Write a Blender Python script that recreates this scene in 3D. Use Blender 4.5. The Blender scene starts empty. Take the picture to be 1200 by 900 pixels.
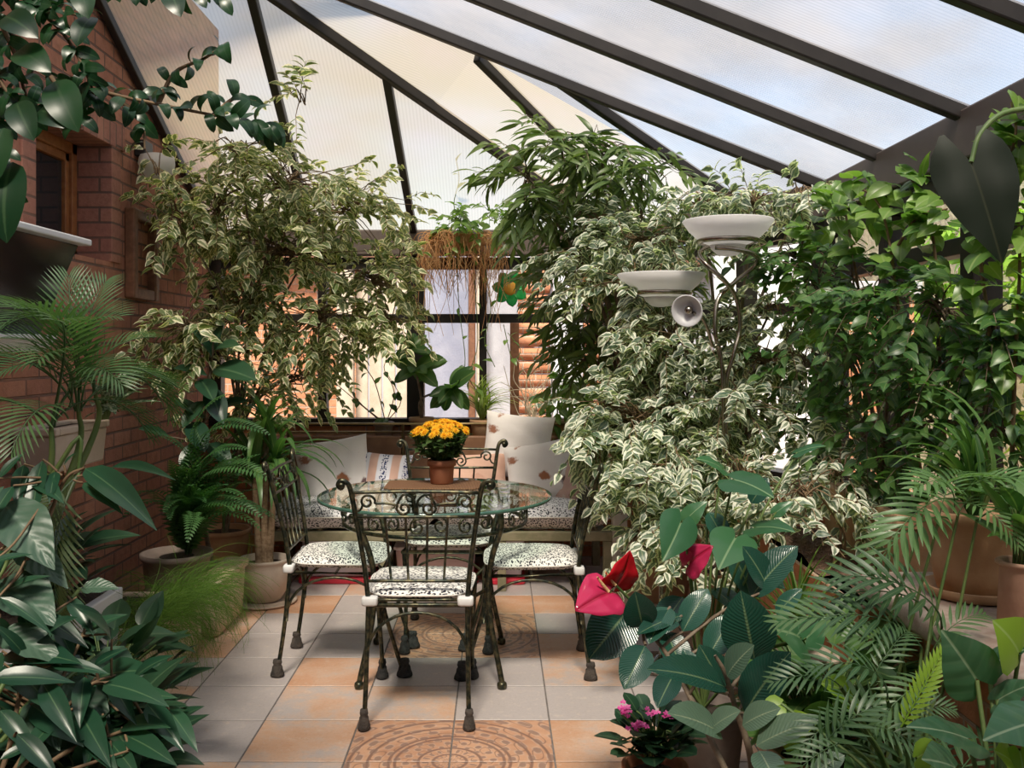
import bpy, bmesh, math, random
import numpy as np
R = random.Random(7)
C = bpy.context.scene.collection
PI = math.pi
F, CX, HY, H = 1102.0, 583.0, 408.0, 1.4          # lens and eye height estimated from the tiled floor
def at(px, py, Y):
    return np.array([(px-CX)/F*Y, Y, H-(py-HY)/F*Y])
def V3(*a): return np.array(a, float)
def nrm(v):
    v = np.asarray(v, float); l = np.linalg.norm(v, axis=-1, keepdims=True)
    return v/np.maximum(l, 1e-9)

# ------------------------------------------------------------------ mesh builder
class MB:
    def __init__(s): s.V=[]; s.F=[]; s.U=[]; s.R=[]; s.M=[]; s.n=0
    def add(s, V, Fs, U=None, rnd=0.5, m=0):
        V=np.asarray(V,float).reshape(-1,3); n=len(V)
        s.V.append(V)
        s.U.append(np.asarray(U,float).reshape(-1,2) if U is not None else np.zeros((n,2))+.5)
        s.R.append(np.broadcast_to(np.asarray(rnd,float),(n,)).copy())
        if isinstance(Fs,np.ndarray): groups=[Fs]
        else:
            d={}
            for f in Fs: d.setdefault(len(f),[]).append(f)
            groups=[np.array(g,int) for g in d.values()]
        for g in groups: s.F.append((g+s.n, m))
        s.n+=n
        return s
    def build(s, name, mats, parent=None, smooth=True, bevel=0):
        if not isinstance(mats,(list,tuple)): mats=[mats]
        me=bpy.data.meshes.new(name)
        V=np.concatenate(s.V); U=np.concatenate(s.U); Rn=np.concatenate(s.R)
        lv=np.concatenate([g.ravel() for g,_ in s.F]); 
        tot=np.concatenate([np.full(len(g),g.shape[1]) for g,_ in s.F])
        mi=np.concatenate([np.full(len(g),m) for g,m in s.F])
        st=np.concatenate([[0],np.cumsum(tot)[:-1]])
        me.vertices.add(len(V)); me.vertices.foreach_set('co',V.astype(np.float32).ravel())
        me.loops.add(len(lv)); me.loops.foreach_set('vertex_index',lv.astype(np.int32))
        me.polygons.add(len(tot)); me.polygons.foreach_set('loop_start',st.astype(np.int32))
        for m in mats: me.materials.append(m)
        me.polygons.foreach_set('material_index',mi.astype(np.int32))
        me.polygons.foreach_set('use_smooth',np.full(len(tot),bool(smooth)))
        uv=me.uv_layers.new(name='UVMap'); uv.data.foreach_set('uv',U[lv].astype(np.float32).ravel())
        a=me.attributes.new('rnd','FLOAT','POINT'); a.data.foreach_set('value',Rn.astype(np.float32))
        me.update(calc_edges=True); me.validate()
        o=bpy.data.objects.new(name,me); C.objects.link(o)
        if parent is not None: o.parent=parent
        if bevel:
            b=o.modifiers.new('bevel','BEVEL'); b.width=bevel; b.segments=2; b.limit_method='ANGLE'; b.angle_limit=.7
        return o

def box(mb, lo, hi, m=0, rnd=.5):
    x0,y0,z0=lo; x1,y1,z1=hi
    V=[(x0,y0,z0),(x1,y0,z0),(x1,y1,z0),(x0,y1,z0),(x0,y0,z1),(x1,y0,z1),(x1,y1,z1),(x0,y1,z1)]
    mb.add(V,[(0,3,2,1),(4,5,6,7),(0,1,5,4),(1,2,6,5),(2,3,7,6),(3,0,4,7)],rnd=rnd,m=m); return mb
def bar(mb, p, q, w, h, up=(0,0,1), m=0):
    """rectangular bar from p to q: w across, h along up"""
    p=np.array(p,float); q=np.array(q,float); d=nrm(q-p); b=nrm(np.cross(d,up)); u=np.cross(b,d)
    V=[]
    for c in (p,q):
        for (i,j) in ((-1,-1),(1,-1),(1,1),(-1,1)): V.append(c+b*i*w/2+u*j*h/2)
    mb.add(V,[(0,3,2,1),(4,5,6,7),(0,1,5,4),(1,2,6,5),(2,3,7,6),(3,0,4,7)],m=m); return mb
def smooth(pts, k=6, closed=False):
    P=[np.array(p,float) for p in pts]; n=len(P); out=[]
    rng=range(n if closed else n-1)
    for i in rng:
        if closed: a,b,c,d=P[(i-1)%n],P[i],P[(i+1)%n],P[(i+2)%n]
        else: b,c=P[i],P[i+1]; a=P[i-1] if i>0 else 2*b-c; d=P[i+2] if i+2<n else 2*c-b
        for j in range(k):
            t=j/k
            out.append(.5*((2*b)+(-a+c)*t+(2*a-5*b+4*c-d)*t*t+(-a+3*b-3*c+d)*t**3))
    if not closed: out.append(P[-1])
    return out
def tube(mb, pts, r, sides=8, closed=False, m=0, cap=True, rnd=.5):
    P=np.array(pts,float); n=len(P)
    rr=np.full(n,r) if np.isscalar(r) else np.interp(np.linspace(0,1,n),np.linspace(0,1,len(r)),r)
    if closed: T=nrm(np.roll(P,-1,0)-np.roll(P,1,0))
    else: T=nrm(np.gradient(P,axis=0))
    ref=V3(0,0,1) if abs(T[0][2])<.9 else V3(1,0,0)
    u=nrm(np.cross(T[0],ref)); Us=[]
    for i in range(n):
        u=u-T[i]*np.dot(u,T[i]); u=nrm(u); Us.append(u)
    Us=np.array(Us); Ws=np.cross(T,Us)
    if closed:                                     # spread the twist
        u0=Us[0]; ul=Us[-1]-T[0]*np.dot(Us[-1],T[0])
    a=np.arange(sides)*2*PI/sides
    V=(P[:,None,:]+rr[:,None,None]*(np.cos(a)[None,:,None]*Us[:,None,:]+np.sin(a)[None,:,None]*Ws[:,None,:])).reshape(-1,3)
    I=np.arange(n if closed else n-1)[:,None]*sides; j=np.arange(sides)[None,:]; j2=(j+1)%sides
    I2=((np.arange(n if closed else n-1)+1)%n)[:,None]*sides
    Q=np.stack([I+j,I2+j,I2+j2,I+j2],-1).reshape(-1,4)[:,::-1]
    uv=np.stack([np.tile(np.arange(sides)/sides,n),np.repeat(np.linspace(0,1,n),sides)],-1)
    fs=[tuple(q) for q in Q]
    if cap and not closed:
        fs.append(tuple(range(sides))[::1]); fs.append(tuple((n-1)*sides+k for k in range(sides))[::-1])
    mb.add(V,fs,U=uv,m=m,rnd=rnd); return mb
def lathe(mb, prof, c=(0,0,0), seg=32, m=0, sx=1, sy=1, caps=True):
    prof=np.array(prof,float); n=len(prof); a=np.arange(seg)*2*PI/seg
    V=np.stack([prof[:,0][:,None]*np.cos(a)*sx+c[0],prof[:,0][:,None]*np.sin(a)*sy+c[1],np.repeat(prof[:,1][:,None],seg,1)+c[2]],-1).reshape(-1,3)
    I=np.arange(n-1)[:,None]*seg; j=np.arange(seg)[None,:]; j2=(j+1)%seg
    Q=np.stack([I+j,I+j2,I+seg+j2,I+seg+j],-1).reshape(-1,4)
    fs=[tuple(q) for q in Q]
    if caps:
        if prof[0][0]>1e-4: fs.append(tuple(range(seg))[::-1])
        if prof[-1][0]>1e-4: fs.append(tuple((n-1)*seg+k for k in range(seg)))
    uv=np.stack([np.tile(np.arange(seg)/seg,n),np.repeat(np.linspace(0,1,n),seg)],-1)
    mb.add(V,fs,U=uv,m=m); return mb
def rbox(mb, lo, hi, r=.02, m=0, taper=0, seg=4, lip=0):
    """rounded box, vertical taper (bottom narrower)"""
    lo=np.array(lo,float); hi=np.array(hi,float); c=(lo+hi)/2; s=(hi-lo)/2
    def ring(z,k,inset):
        pts=[]
        hx,hy=s[0]*k-inset,s[1]*k-inset; rr=min(r,hx*.9,hy*.9)
        for qx,qy,a0 in ((1,1,0),(-1,1,90),(-1,-1,180),(1,-1,270)):
            for i in range(seg+1):
                a=math.radians(a0+90*i/seg)
                pts.append((c[0]+qx*(hx-rr)+rr*math.cos(a),c[1]+qy*(hy-rr)+rr*math.sin(a),z))
        return pts
    n=4*(seg+1); rings=[]
    e=min(r*.6,s[2]*.5)
    rings.append(ring(lo[2],1-taper,e)); rings.append(ring(lo[2]+e*.3,1-taper,e*.3)); rings.append(ring(lo[2]+e,1-taper*.95,0))
    rings.append(ring(hi[2]-e,1,0)); rings.append(ring(hi[2]-e*.3,1,e*.3)); rings.append(ring(hi[2],1,e))
    V=[p for q in rings for p in q]; fs=[]
    for i in range(len(rings)-1):
        for j in range(n): fs.append((i*n+j,i*n+(j+1)%n,(i+1)*n+(j+1)%n,(i+1)*n+j))
    fs.append(tuple(range(n))[::-1]); fs.append(tuple((len(rings)-1)*n+j for j in range(n)))
    mb.add(V,fs,m=m); return mb
def pillow_mesh(w,h,t,n=18,p=2.6,pinch=.07):
    mb=MB(); g=np.linspace(-1,1,n+1); u,v=np.meshgrid(g,g,indexing='ij')
    pr=np.clip((1-np.abs(u)**p)*(1-np.abs(v)**p),0,1)**.5
    x=u*w/2*(1-pinch*(1-v*v)*np.abs(u)); y=v*h/2*(1-pinch*(1-u*u)*np.abs(v))
    idx=np.arange((n+1)**2).reshape(n+1,n+1)
    q=np.stack([idx[:-1,:-1],idx[1:,:-1],idx[1:,1:],idx[:-1,1:]],-1).reshape(-1,4)
    uv=np.stack([(u+1)/2,(v+1)/2],-1).reshape(-1,2)
    wr=.006*np.sin(u*9+v*4)*np.sin(v*7-u*3)
    mb.add(np.stack([x,y,t/2*pr+wr*pr],-1).reshape(-1,3),q,U=uv)
    mb.add(np.stack([x,y,-t/2*pr+wr*pr],-1).reshape(-1,3),q[:,::-1].copy(),U=uv)
    return mb

# ------------------------------------------------------------------ object helpers
def tag(o,label=None,cat=None,group=None,kind=None):
    if label: o['label']=label
    if cat: o['category']=cat
    if group: o['group']=group
    if kind: o['kind']=kind
    return o
def thing(name,label,cat,loc=(0,0,0),rz=0,group=None):
    o=bpy.data.objects.new(name,None); C.objects.link(o); o.location=tuple(float(v) for v in loc); o.rotation_euler=(0,0,rz)
    o.empty_display_size=.1
    return tag(o,label,cat,group)
def struct(o,label=None): return tag(o,label,None,None,'structure')
def copy_tree(o,parent=None):
    c=o.copy(); C.objects.link(c)
    if parent is not None: c.parent=parent
    for ch in o.children: copy_tree(ch,c)
    return c
class Off:
    """shift a builder's geometry so that a thing's own origin is its base"""
def part(mb,name,m,root,smooth=True,bevel=0,label=None,kind=None):
    """world-space builder -> part in its root's space (root unrotated)"""
    o_=np.zeros(3); p=root
    while p is not None: o_=o_+np.array(p.location); p=p.parent
    mb.V=[v-o_ for v in mb.V]
    o=mb.build(name,m,root,smooth,bevel)
    if label: o['label']=label
    if kind: o['kind']=kind
    return o

# ------------------------------------------------------------------ materials
def rgb(c): return (c[0],c[1],c[2],1)
class NT:
    def __init__(s,name):
        s.m=bpy.data.materials.new(name); s.m.use_nodes=True; s.t=s.m.node_tree; s.t.nodes.clear()
        s.out=s.n('OutputMaterial')
    def n(s,typ,**k):
        nd=s.t.nodes.new('ShaderNode'+typ)
        for a,b in k.items(): setattr(nd,a,b)
        return nd
    def l(s,a,b): s.t.links.new(a,b)
    def math(s,op,a,b=None,c=None,clamp=False):
        nd=s.n('Math',operation=op,use_clamp=clamp)
        for i,v in enumerate((a,b,c)):
            if v is None: continue
            if isinstance(v,(int,float)): nd.inputs[i].default_value=v
            else: s.l(v,nd.inputs[i])
        return nd.outputs[0]
    def mix(s,f,a,b,typ='MIX'):
        nd=s.n('Mix',data_type='RGBA',blend_type=typ)
        for i,v in ((0,f),(6,a),(7,b)):
            if isinstance(v,(int,float)): nd.inputs[i].default_value=v
            elif isinstance(v,(tuple,list)): nd.inputs[i].default_value=rgb(v)
            else: s.l(v,nd.inputs[i])
        return nd.outputs[2]
    def step(s,v,a,b):
        nd=s.n('MapRange',interpolation_type='SMOOTHSTEP'); s.l(v,nd.inputs[0]); nd.inputs[1].default_value=a; nd.inputs[2].default_value=b
        return nd.outputs[0]
    def noise(s,vec,scale,detail=4,rough=.55):
        nd=s.n('TexNoise'); nd.inputs['Scale'].default_value=scale; nd.inputs['Detail'].default_value=detail; nd.inputs['Roughness'].default_value=rough
        if vec is not None: s.l(vec,nd.inputs['Vector'])
        return nd.outputs['Fac']
    def bsdf(s,col,rough=.5,metal=0,spec=.5,bump=None,bstr=.3,bdist=.01,**k):
        b=s.n('BsdfPrincipled')
        for nm,v in (('Base Color',col),('Roughness',rough),('Metallic',metal),('Specular IOR Level',spec)):
            if isinstance(v,(tuple,list)): b.inputs[nm].default_value=rgb(v)
            elif isinstance(v,(int,float)): b.inputs[nm].default_value=v
            else: s.l(v,b.inputs[nm])
        for nm,v in k.items(): b.inputs[nm].default_value=v
        if bump is not None:
            bn=s.n('Bump'); bn.inputs['Strength'].default_value=bstr; bn.inputs['Distance'].default_value=bdist
            s.l(bump,bn.inputs['Height']); s.l(bn.outputs[0],b.inputs['Normal'])
        return b
    def done(s,sh): s.l(sh.outputs[0] if hasattr(sh,'outputs') else sh,s.out.inputs[0]); return s.m

def pbr(name,c1,c2=None,scale=8,rough=.5,metal=0,spec=.5,bump=0,bscale=None,bdist=.01,lo=.35,hi=.65):
    t=NT(name); tc=t.n('TexCoord').outputs['Object']
    n=t.noise(tc,scale)
    col=t.mix(t.step(n,lo,hi),c1,c2 if c2 else tuple(v*.85 for v in c1))
    return t.done(t.bsdf(col,rough,metal,spec,t.noise(tc,bscale or scale*6) if bump else None,bump,bdist))

def leafm(name,c1,c2,vein=None,margin=None,rough=.4,trans=.3,mlo=.5,mhi=.75,blotch=None,ribs=0,tcol=None,spec=.5,veinw=.12):
    t=NT(name); uv=t.n('UVMap'); sp=t.n('SeparateXYZ'); t.l(uv.outputs[0],sp.inputs[0])
    at_=t.n('Attribute'); at_.attribute_name='rnd'; rnd=at_.outputs['Fac']
    m=t.math('MULTIPLY',t.math('ABSOLUTE',t.math('SUBTRACT',sp.outputs[0],.5)),2)
    obj=t.n('TexCoord').outputs['Object']
    n=t.noise(obj,35,3)
    col=t.mix(rnd,c1,c2)
    if blotch: col=t.mix(t.step(t.noise(obj,60,2),.45,.6),col,blotch)
    side=None
    if ribs:
        w=t.math('SINE',t.math('MULTIPLY',t.math('SUBTRACT',sp.outputs[1],t.math('MULTIPLY',m,.25)),ribs))
        side=w
        col=t.mix(t.math('MULTIPLY',t.step(w,.7,1.0),.08),col,vein or c2)
    if vein: col=t.mix(t.math('SUBTRACT',1,t.step(m,veinw*.3,veinw)),col,vein)
    if margin:
        e=t.math('ADD',m,t.math('ADD',t.math('MULTIPLY',t.math('SUBTRACT',n,.5),.9),t.math('MULTIPLY',t.math('SUBTRACT',rnd,.5),.5)))
        col=t.mix(t.step(e,mlo,mhi),col,margin)
    b=t.bsdf(col,rough,0,spec,bump=side if side is not None else None,bstr=.2,bdist=.003)
    tr=t.n('BsdfTranslucent'); 
    tc_=t.mix(1.0,col,tcol or (.85,1.0,.45),'MULTIPLY'); 
    tm=t.mix(1.0,tc_,(1.6,1.6,1.6),'MULTIPLY'); t.l(tm,tr.inputs[0])
    ms=t.n('MixShader'); ms.inputs[0].default_value=trans; t.l(b.outputs[0],ms.inputs[1]); t.l(tr.outputs[0],ms.inputs[2])
    return t.done(ms)

# ------------------------------------------------------------------ leaves
def prof_ovate(t): return np.sin(PI*np.clip(t,0,1)**.72)**.85*(1-.3*t**3)
def prof_lance(t): return np.sin(PI*np.clip(t,0,1)**.8)**.8*(1-.2*t**2)
def prof_ell(t): return np.sin(PI*np.clip(t,0,1)**.9)**.6*(1-.12*t**4)
def prof_round(t): return np.sin(PI*np.clip(t,0,1)**.85)**.5
def prof_strap(t): return np.clip(np.minimum(.55+t*2.2,1)*np.clip((1-t)*1.6,0,1)**.6,0,1)
def leaf_t(prof,nseg=4,W=.22,arch=.6,fold=.15,nac=1,wave=0,asym=0):
    t=np.linspace(0,1,nseg+1); tm=(t[1:]+t[:-1])/2
    ang=arch*(.5-tm)-asym*(tm-.5)*tm*2
    x=np.concatenate([[0],np.cumsum(np.cos(ang))]); z=np.concatenate([[0],np.cumsum(np.sin(ang))])
    l=math.hypot(x[-1],z[-1]); c,s_=x[-1]/l,z[-1]/l
    x,z=(x*c+z*s_)/l,(-x*s_+z*c)/l
    k=np.linspace(-1,1,2*nac+1); w=prof(t); w[0]=max(w[0],.02); w[-1]=.015
    Y=k[None,:]*w[:,None]*W
    X=np.repeat(x[:,None],2*nac+1,1)
    Z=z[:,None]+fold*np.abs(Y)+wave*np.sin(t*PI*6)[:,None]*np.abs(Y)
    V=np.stack([X,Y,Z],-1).reshape(-1,3); nc=2*nac+1
    i=np.arange(nseg)[:,None]*nc; j=np.arange(nc-1)[None,:]
    Q=np.stack([i+j,i+nc+j,i+nc+j+1,i+j+1],-1).reshape(-1,4)[:,::-1].copy()
    U=np.stack([np.repeat(((k+1)/2)[None,:],nseg+1,0),np.repeat(t[:,None],nc,1)],-1).reshape(-1,2)
    return V,Q,U
def heart_t(W=.42,nseg=10,arch=.5,fold=.2,back=.28,wave=.04,nac=3):
    t=np.linspace(-back,1,nseg+1); s=(t+back)/(1+back)
    wo=W*np.sin(PI*np.clip(s,0,1)**.62)**.72*(1-.3*s**3); wi=np.where(t<0,-t*.42,0)
    wo=np.maximum(wo,wi+.012); wo[0]=wi[0]+.05; wo[-1]=.008
    tt=np.clip(t,-1,1); zc=arch*.5*(tt*(1-tt))
    Vs=[];Qs=[];Us=[];n0=0
    for sg in (-1,1):
        k=np.linspace(0,1,nac+1)
        Y=sg*(wi[:,None]+k[None,:]*(wo-wi)[:,None])
        Z=zc[:,None]+fold*np.abs(Y)-fold*1.2*Y**2/W+wave*np.sin(s*PI*5)[:,None]*np.abs(Y)
        V=np.stack([np.repeat(t[:,None],nac+1,1),Y,Z],-1).reshape(-1,3); nc=nac+1
        i=np.arange(nseg)[:,None]*nc; j=np.arange(nac)[None,:]
        Q=np.stack([i+j,i+nc+j,i+nc+j+1,i+j+1],-1).reshape(-1,4)
        if sg>0: Q=Q[:,::-1].copy()
        U=np.stack([.5+sg*.5*np.abs(Y)/W,np.repeat(s[:,None],nc,1)],-1).reshape(-1,2)
        Vs.append(V);Qs.append(Q+n0);Us.append(U);n0+=len(V)
    return np.concatenate(Vs),np.concatenate(Qs),np.concatenate(Us)
def inst(mb,T,P,D,N,S,wm=1.0,rnd=None,m=0,rg=R):
    """many copies of a leaf into one mesh"""
    V,Q,U=T; P=np.asarray(P,float).reshape(-1,3); n=len(P)
    if n==0: return
    D=nrm(np.asarray(D,float).reshape(-1,3)); N=np.broadcast_to(np.asarray(N,float),(n,3))
    B=nrm(np.cross(N,D)); N2=np.cross(D,B); S=np.broadcast_to(np.asarray(S,float),(n,)); wm=np.broadcast_to(np.asarray(wm,float),(n,))
    W=P[:,None,:]+S[:,None,None]*(V[None,:,0:1]*D[:,None,:]+V[None,:,1:2]*wm[:,None,None]*B[:,None,:]+V[None,:,2:3]*N2[:,None,:])
    k=len(V)
    F_=(Q[None]+(np.arange(n)*k)[:,None,None]).reshape(-1,Q.shape[1])
    if rnd is None: rnd=np.array([rg.random() for _ in range(n)])
    mb.add(W.reshape(-1,3),F_,np.tile(U,(n,1)),np.repeat(np.broadcast_to(rnd,(n,)),k),m)
def frond_t(npairs=18,pl=.32,pw=.06,ang=55,a0=.9,a1=1.0,start=.2,droop=.25,nseg=3,vee=.2,rr=.008,shape=None,tipleaf=True):
    """pinnate frond of unit length in the x-z plane; x outwards, z up"""
    k=24; t=np.linspace(0,1,k+1); tm=(t[1:]+t[:-1])/2; a=a0-(a0+a1)*tm
    x=np.concatenate([[0],np.cumsum(np.cos(a))])/k; z=np.concatenate([[0],np.cumsum(np.sin(a))])/k
    mb=MB(); P=np.stack([x,0*x,z],-1)
    T=leaf_t(prof_lance,nseg,pw/2/pl,.5,.2,1)
    ts=np.linspace(start,.985,npairs); Ps=[];Ds=[];Ns=[];Ss=[]
    for i,q in enumerate(ts):
        p=np.array([np.interp(q,t,x),0,np.interp(q,t,z)]); aa=a0-(a0+a1)*q
        tg=np.array([math.cos(aa),0,math.sin(aa)]); nn=np.array([-math.sin(aa),0,math.cos(aa)])
        u=(q-start)/(1-start); L=pl*(shape(u) if shape else (math.sin(PI*(.12+.83*u))**.6))
        th=math.radians(ang*(1-.45*u))
        for s in (-1,1):
            d=tg*math.cos(th)+np.array([0,s*math.sin(th),0])+nn*vee-np.array([0,0,droop])
            Ps.append(p);Ds.append(d);Ns.append(nn+np.array([0,-s*.3,0]));Ss.append(L)
    V,Q,U=T
    inst(mb,(V*np.array([1,1,1]),Q,U),Ps,Ds,Ns,Ss,wm=pl/np.maximum(np.array(Ss),.02)*.55+.45,rnd=.5)
    tube(mb,P,[rr,rr*.7,rr*.35],4,cap=False)
    V=np.concatenate(mb.V);U=np.concatenate(mb.U);Q=np.concatenate([f for f,_ in mb.F if f.shape[1]==4])
    return V,Q,U
UP=V3(0,0,1)
XW,XR,YC,YB,ZE=-1.93,1.58,4.50,6.31,2.19           # room: brick wall, right glazing, bay corner, back glazing, eaves
def inside(p,m=.07):
    """keep a growing point inside the room and under the sloping roof"""
    p=np.array(p,float); p[0]=min(max(p[0],XW+m),XR-m); p[1]=min(p[1],YB-m)
    n=V3(-.9147,-.404,0); d=(p[0]-XR)*n[0]+(p[1]-YC)*n[1]
    if d<m: p=p+n*(m-d); d=m
    z=min(ZE+.49*(YB-p[1]),ZE+.395*(XR-p[0]),ZE+.40*d)
    p[2]=min(p[2],z-m-.03); return p
def rv(rg,s=1): return V3(rg.uniform(-s,s),rg.uniform(-s,s),rg.uniform(-s,s))
def crown(leafmb,woodmb,blobs,T,L,rg,per=8,tw=(.10,.22),down=.35,leafdown=.35,hub=True,spread=.75,wm=1.0,rtw=.0022,shell=.55,flat=.5,toward=(0,-.15,0),room=True):
    """twigs of alternate leaves filling ellipsoid blobs: (centre, radii, n_twigs)"""
    P=[];D=[];N=[];S=[]
    for c,r,n in blobs:
        c=np.array(c,float); r=np.array(r,float)
        for _ in range(n):
            o=nrm(V3(rg.gauss(0,1),rg.gauss(0,1),rg.gauss(0,1)))
            p=inside(c+r*o*(rg.random()**shell)) if room else c+r*o*(rg.random()**shell)
            d=nrm(o*.7+V3(0,0,-down)+rv(rg,.5)+np.array(toward)); l=rg.uniform(*tw)
            if woodmb is not None and hub:
                h=inside(c)+r*rv(rg,.15); md=(h+p)/2+V3(0,0,.05)*rg.random()
                tube(woodmb,smooth([h,md,p],2),[rtw*2,rtw],3,cap=False)
            e=p+d*l+V3(0,0,-.25*l)
            if room: e=inside(e,.085)
            md=p+d*l*.55
            if woodmb is not None: tube(woodmb,[p,md,e],[rtw,rtw*.6],3,cap=False)
            sd=nrm(np.cross(d,UP)+rv(rg,.2))
            for k in range(per):
                u=(k+.6)/per; q=(1-u)**2*p+2*u*(1-u)*md+u*u*e
                s=sd*(1 if k%2 else -1)
                P.append(q); D.append(d*.55+s*spread+V3(0,0,-leafdown)+rv(rg,.28)); N.append(UP*flat+V3(0,-.25,0)+rv(rg,.45)); S.append(L*rg.uniform(.72,1.15))
    inst(leafmb,T,P,D,N,S,wm=wm,rg=rg)
def px_blobs(lst):
    """(px,py,Y,rx_px,ry_px,ry_depth_m,n) read off the photograph as crown volumes"""
    return [(at(x,y,Y),(a/F*Y,d,b/F*Y),n) for x,y,Y,a,b,d,n in lst]
# ================================================================== SETTING
def brick_mat(name,c1,c2,mo,axis,bw=.22,bh=.075,bump=.8,noise_s=18,rough=.85):
    t=NT(name); tc=t.n('TexCoord'); sp=t.n('SeparateXYZ'); t.l(tc.outputs['Object'],sp.inputs[0])
    cb=t.n('CombineXYZ'); a={'x':0,'y':1,'z':2}
    t.l(sp.outputs[a[axis[0]]],cb.inputs[0]); t.l(sp.outputs[a[axis[1]]],cb.inputs[1])
    b=t.n('TexBrick'); t.l(cb.outputs[0],b.inputs['Vector'])
    b.inputs['Scale'].default_value=1; b.inputs['Brick Width'].default_value=bw; b.inputs['Row Height'].default_value=bh
    b.inputs['Mortar Size'].default_value=.007; b.inputs['Mortar Smooth'].default_value=.4; b.inputs['Bias'].default_value=-.1
    b.inputs['Color1'].default_value=rgb(c1); b.inputs['Color2'].default_value=rgb(c2); b.inputs['Mortar'].default_value=rgb(mo)
    n=t.noise(tc.outputs['Object'],noise_s,6,.65); n2=t.noise(tc.outputs['Object'],2.2,2)
    col=t.mix(t.math('MULTIPLY',t.step(n,.4,.7),.45),b.outputs['Color'],tuple(v*.55 for v in c1))
    col=t.mix(t.math('MULTIPLY',t.step(n2,.5,.7),.4),col,tuple(min(1,v*1.35) for v in c2))
    h=t.math('ADD',t.math('MULTIPLY',t.math('SUBTRACT',1,b.outputs['Fac']),1.0),t.math('MULTIPLY',n,.9))
    return t.done(t.bsdf(col,rough,0,.2,h,bump,.012))
M={}
M['brick']=brick_mat('rough_red_brick',(.38,.165,.11),(.48,.225,.15),(.17,.11,.09),'yz')
M['brick_smooth']=brick_mat('smooth_red_brick',(.36,.16,.12),(.42,.20,.14),(.15,.10,.08),'xz',bump=.35,noise_s=40)
M['brick_soldier']=brick_mat('soldier_brick',(.36,.16,.12),(.42,.20,.14),(.15,.10,.08),'zy',bump=.35,noise_s=40)
M['brick_back']=brick_mat('orange_brick',(.50,.20,.10),(.62,.29,.16),(.45,.34,.26),'xz',bump=.6)
M['brick_right']=brick_mat('orange_brick_side',(.50,.20,.10),(.62,.29,.16),(.45,.34,.26),'yz',bump=.6)
M['black']=pbr('dark_brown_aluminium',(.016,.013,.012),(.024,.02,.018),rough=.45,spec=.4)
M['gutter']=pbr('taupe_beam',(.105,.082,.075),(.14,.11,.098),3,rough=.55)
M['brownframe']=pbr('brown_timber',(.17,.075,.04),(.24,.11,.06),30,rough=.5)
M['timber']=pbr('varnished_timber',(.27,.10,.035),(.36,.15,.055),25,rough=.4)
M['white']=pbr('white_paint',(.75,.75,.76),(.68,.68,.70),5,rough=.45)
M['concrete']=pbr('grey_concrete',(.40,.39,.42),(.52,.51,.53),3,rough=.9,bump=.3,bscale=60)
M['bluewall']=pbr('blue_grey_render',(.27,.28,.36),(.38,.38,.45),2.5,rough=.9,bump=.3,bscale=50)
M['palewood']=pbr('bleached_boards',(.66,.56,.44),(.54,.43,.32),6,rough=.8)
M['stone']=pbr('yellow_stone_wall',(.78,.68,.42),(.64,.55,.36),5,rough=.95,bump=.8,bscale=14,bdist=.03)
M['ground']=pbr('garden_paving',(.52,.46,.40),(.42,.37,.32),2,rough=.9)
def glass_mat(name,tint=(.97,.98,.98),k=.9):
    t=NT(name); tr=t.n('BsdfTransparent'); tr.inputs[0].default_value=rgb(tint)
    g=t.n('BsdfGlossy'); g.inputs['Roughness'].default_value=.03
    lw=t.n('LayerWeight'); lw.inputs[0].default_value=.5
    f=t.math('ADD',.03,t.math('MULTIPLY',t.math('POWER',lw.outputs['Facing'],5),.5))
    ms=t.n('MixShader'); t.l(f,ms.inputs[0]); t.l(tr.outputs[0],ms.inputs[1]); t.l(g.outputs[0],ms.inputs[2])
    return t.done(ms)
M['pane']=glass_mat('window_glass')
def dark_glass():
    t=NT('dark_window_glass'); return t.done(t.bsdf((.02,.025,.03),.05,0,.8))
M['darkpane']=dark_glass()
def panel_mat(name,tcol,dirt,transp=.10,base=.62,tint=(1,1,1)):
    """twin wall polycarbonate: ribbed, cloudy, lets light through softly"""
    t=NT(name); uv=t.n('UVMap'); sp=t.n('SeparateXYZ'); t.l(uv.outputs[0],sp.inputs[0])
    tc=t.n('TexCoord').outputs['Object']
    s=t.math('SINE',t.math('MULTIPLY',sp.outputs[0],2*PI/.019))
    rib=t.step(s,-.2,.9)
    cl=t.step(t.noise(tc,1.6,5,.6),.35,.75)
    col=t.mix(cl,tcol,dirt)
    col=t.mix(t.math('MULTIPLY',rib,.30),col,tuple(v*.55 for v in tcol))
    tr=t.n('BsdfTranslucent'); t.l(col,tr.inputs[0])
    df=t.n('BsdfDiffuse'); t.l(t.mix(1.0,col,(.5,.5,.5),'MULTIPLY'),df.inputs[0])
    bn=t.n('Bump'); bn.inputs['Strength'].default_value=.3; bn.inputs['Distance'].default_value=.0015; t.l(s,bn.inputs['Height'])
    gl=t.n('BsdfGlossy'); gl.inputs['Roughness'].default_value=.25; t.l(bn.outputs[0],gl.inputs['Normal'])
    tp=t.n('BsdfTransparent'); tp.inputs[0].default_value=rgb(tint)
    m1=t.n('MixShader'); m1.inputs[0].default_value=1-base; t.l(tr.outputs[0],m1.inputs[1]); t.l(df.outputs[0],m1.inputs[2])
    m2=t.n('MixShader'); m2.inputs[0].default_value=.06; t.l(m1.outputs[0],m2.inputs[1]); t.l(gl.outputs[0],m2.inputs[2])
    m3=t.n('MixShader'); m3.inputs[0].default_value=transp; t.l(m2.outputs[0],m3.inputs[1]); t.l(tp.outputs[0],m3.inputs[2])
    return t.done(m3)
M['panel_r']=panel_mat('ribbed_roof_sheet_clear',(.37,.38,.42),(.56,.53,.53),.45,.60,(1,.975,.92))
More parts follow.
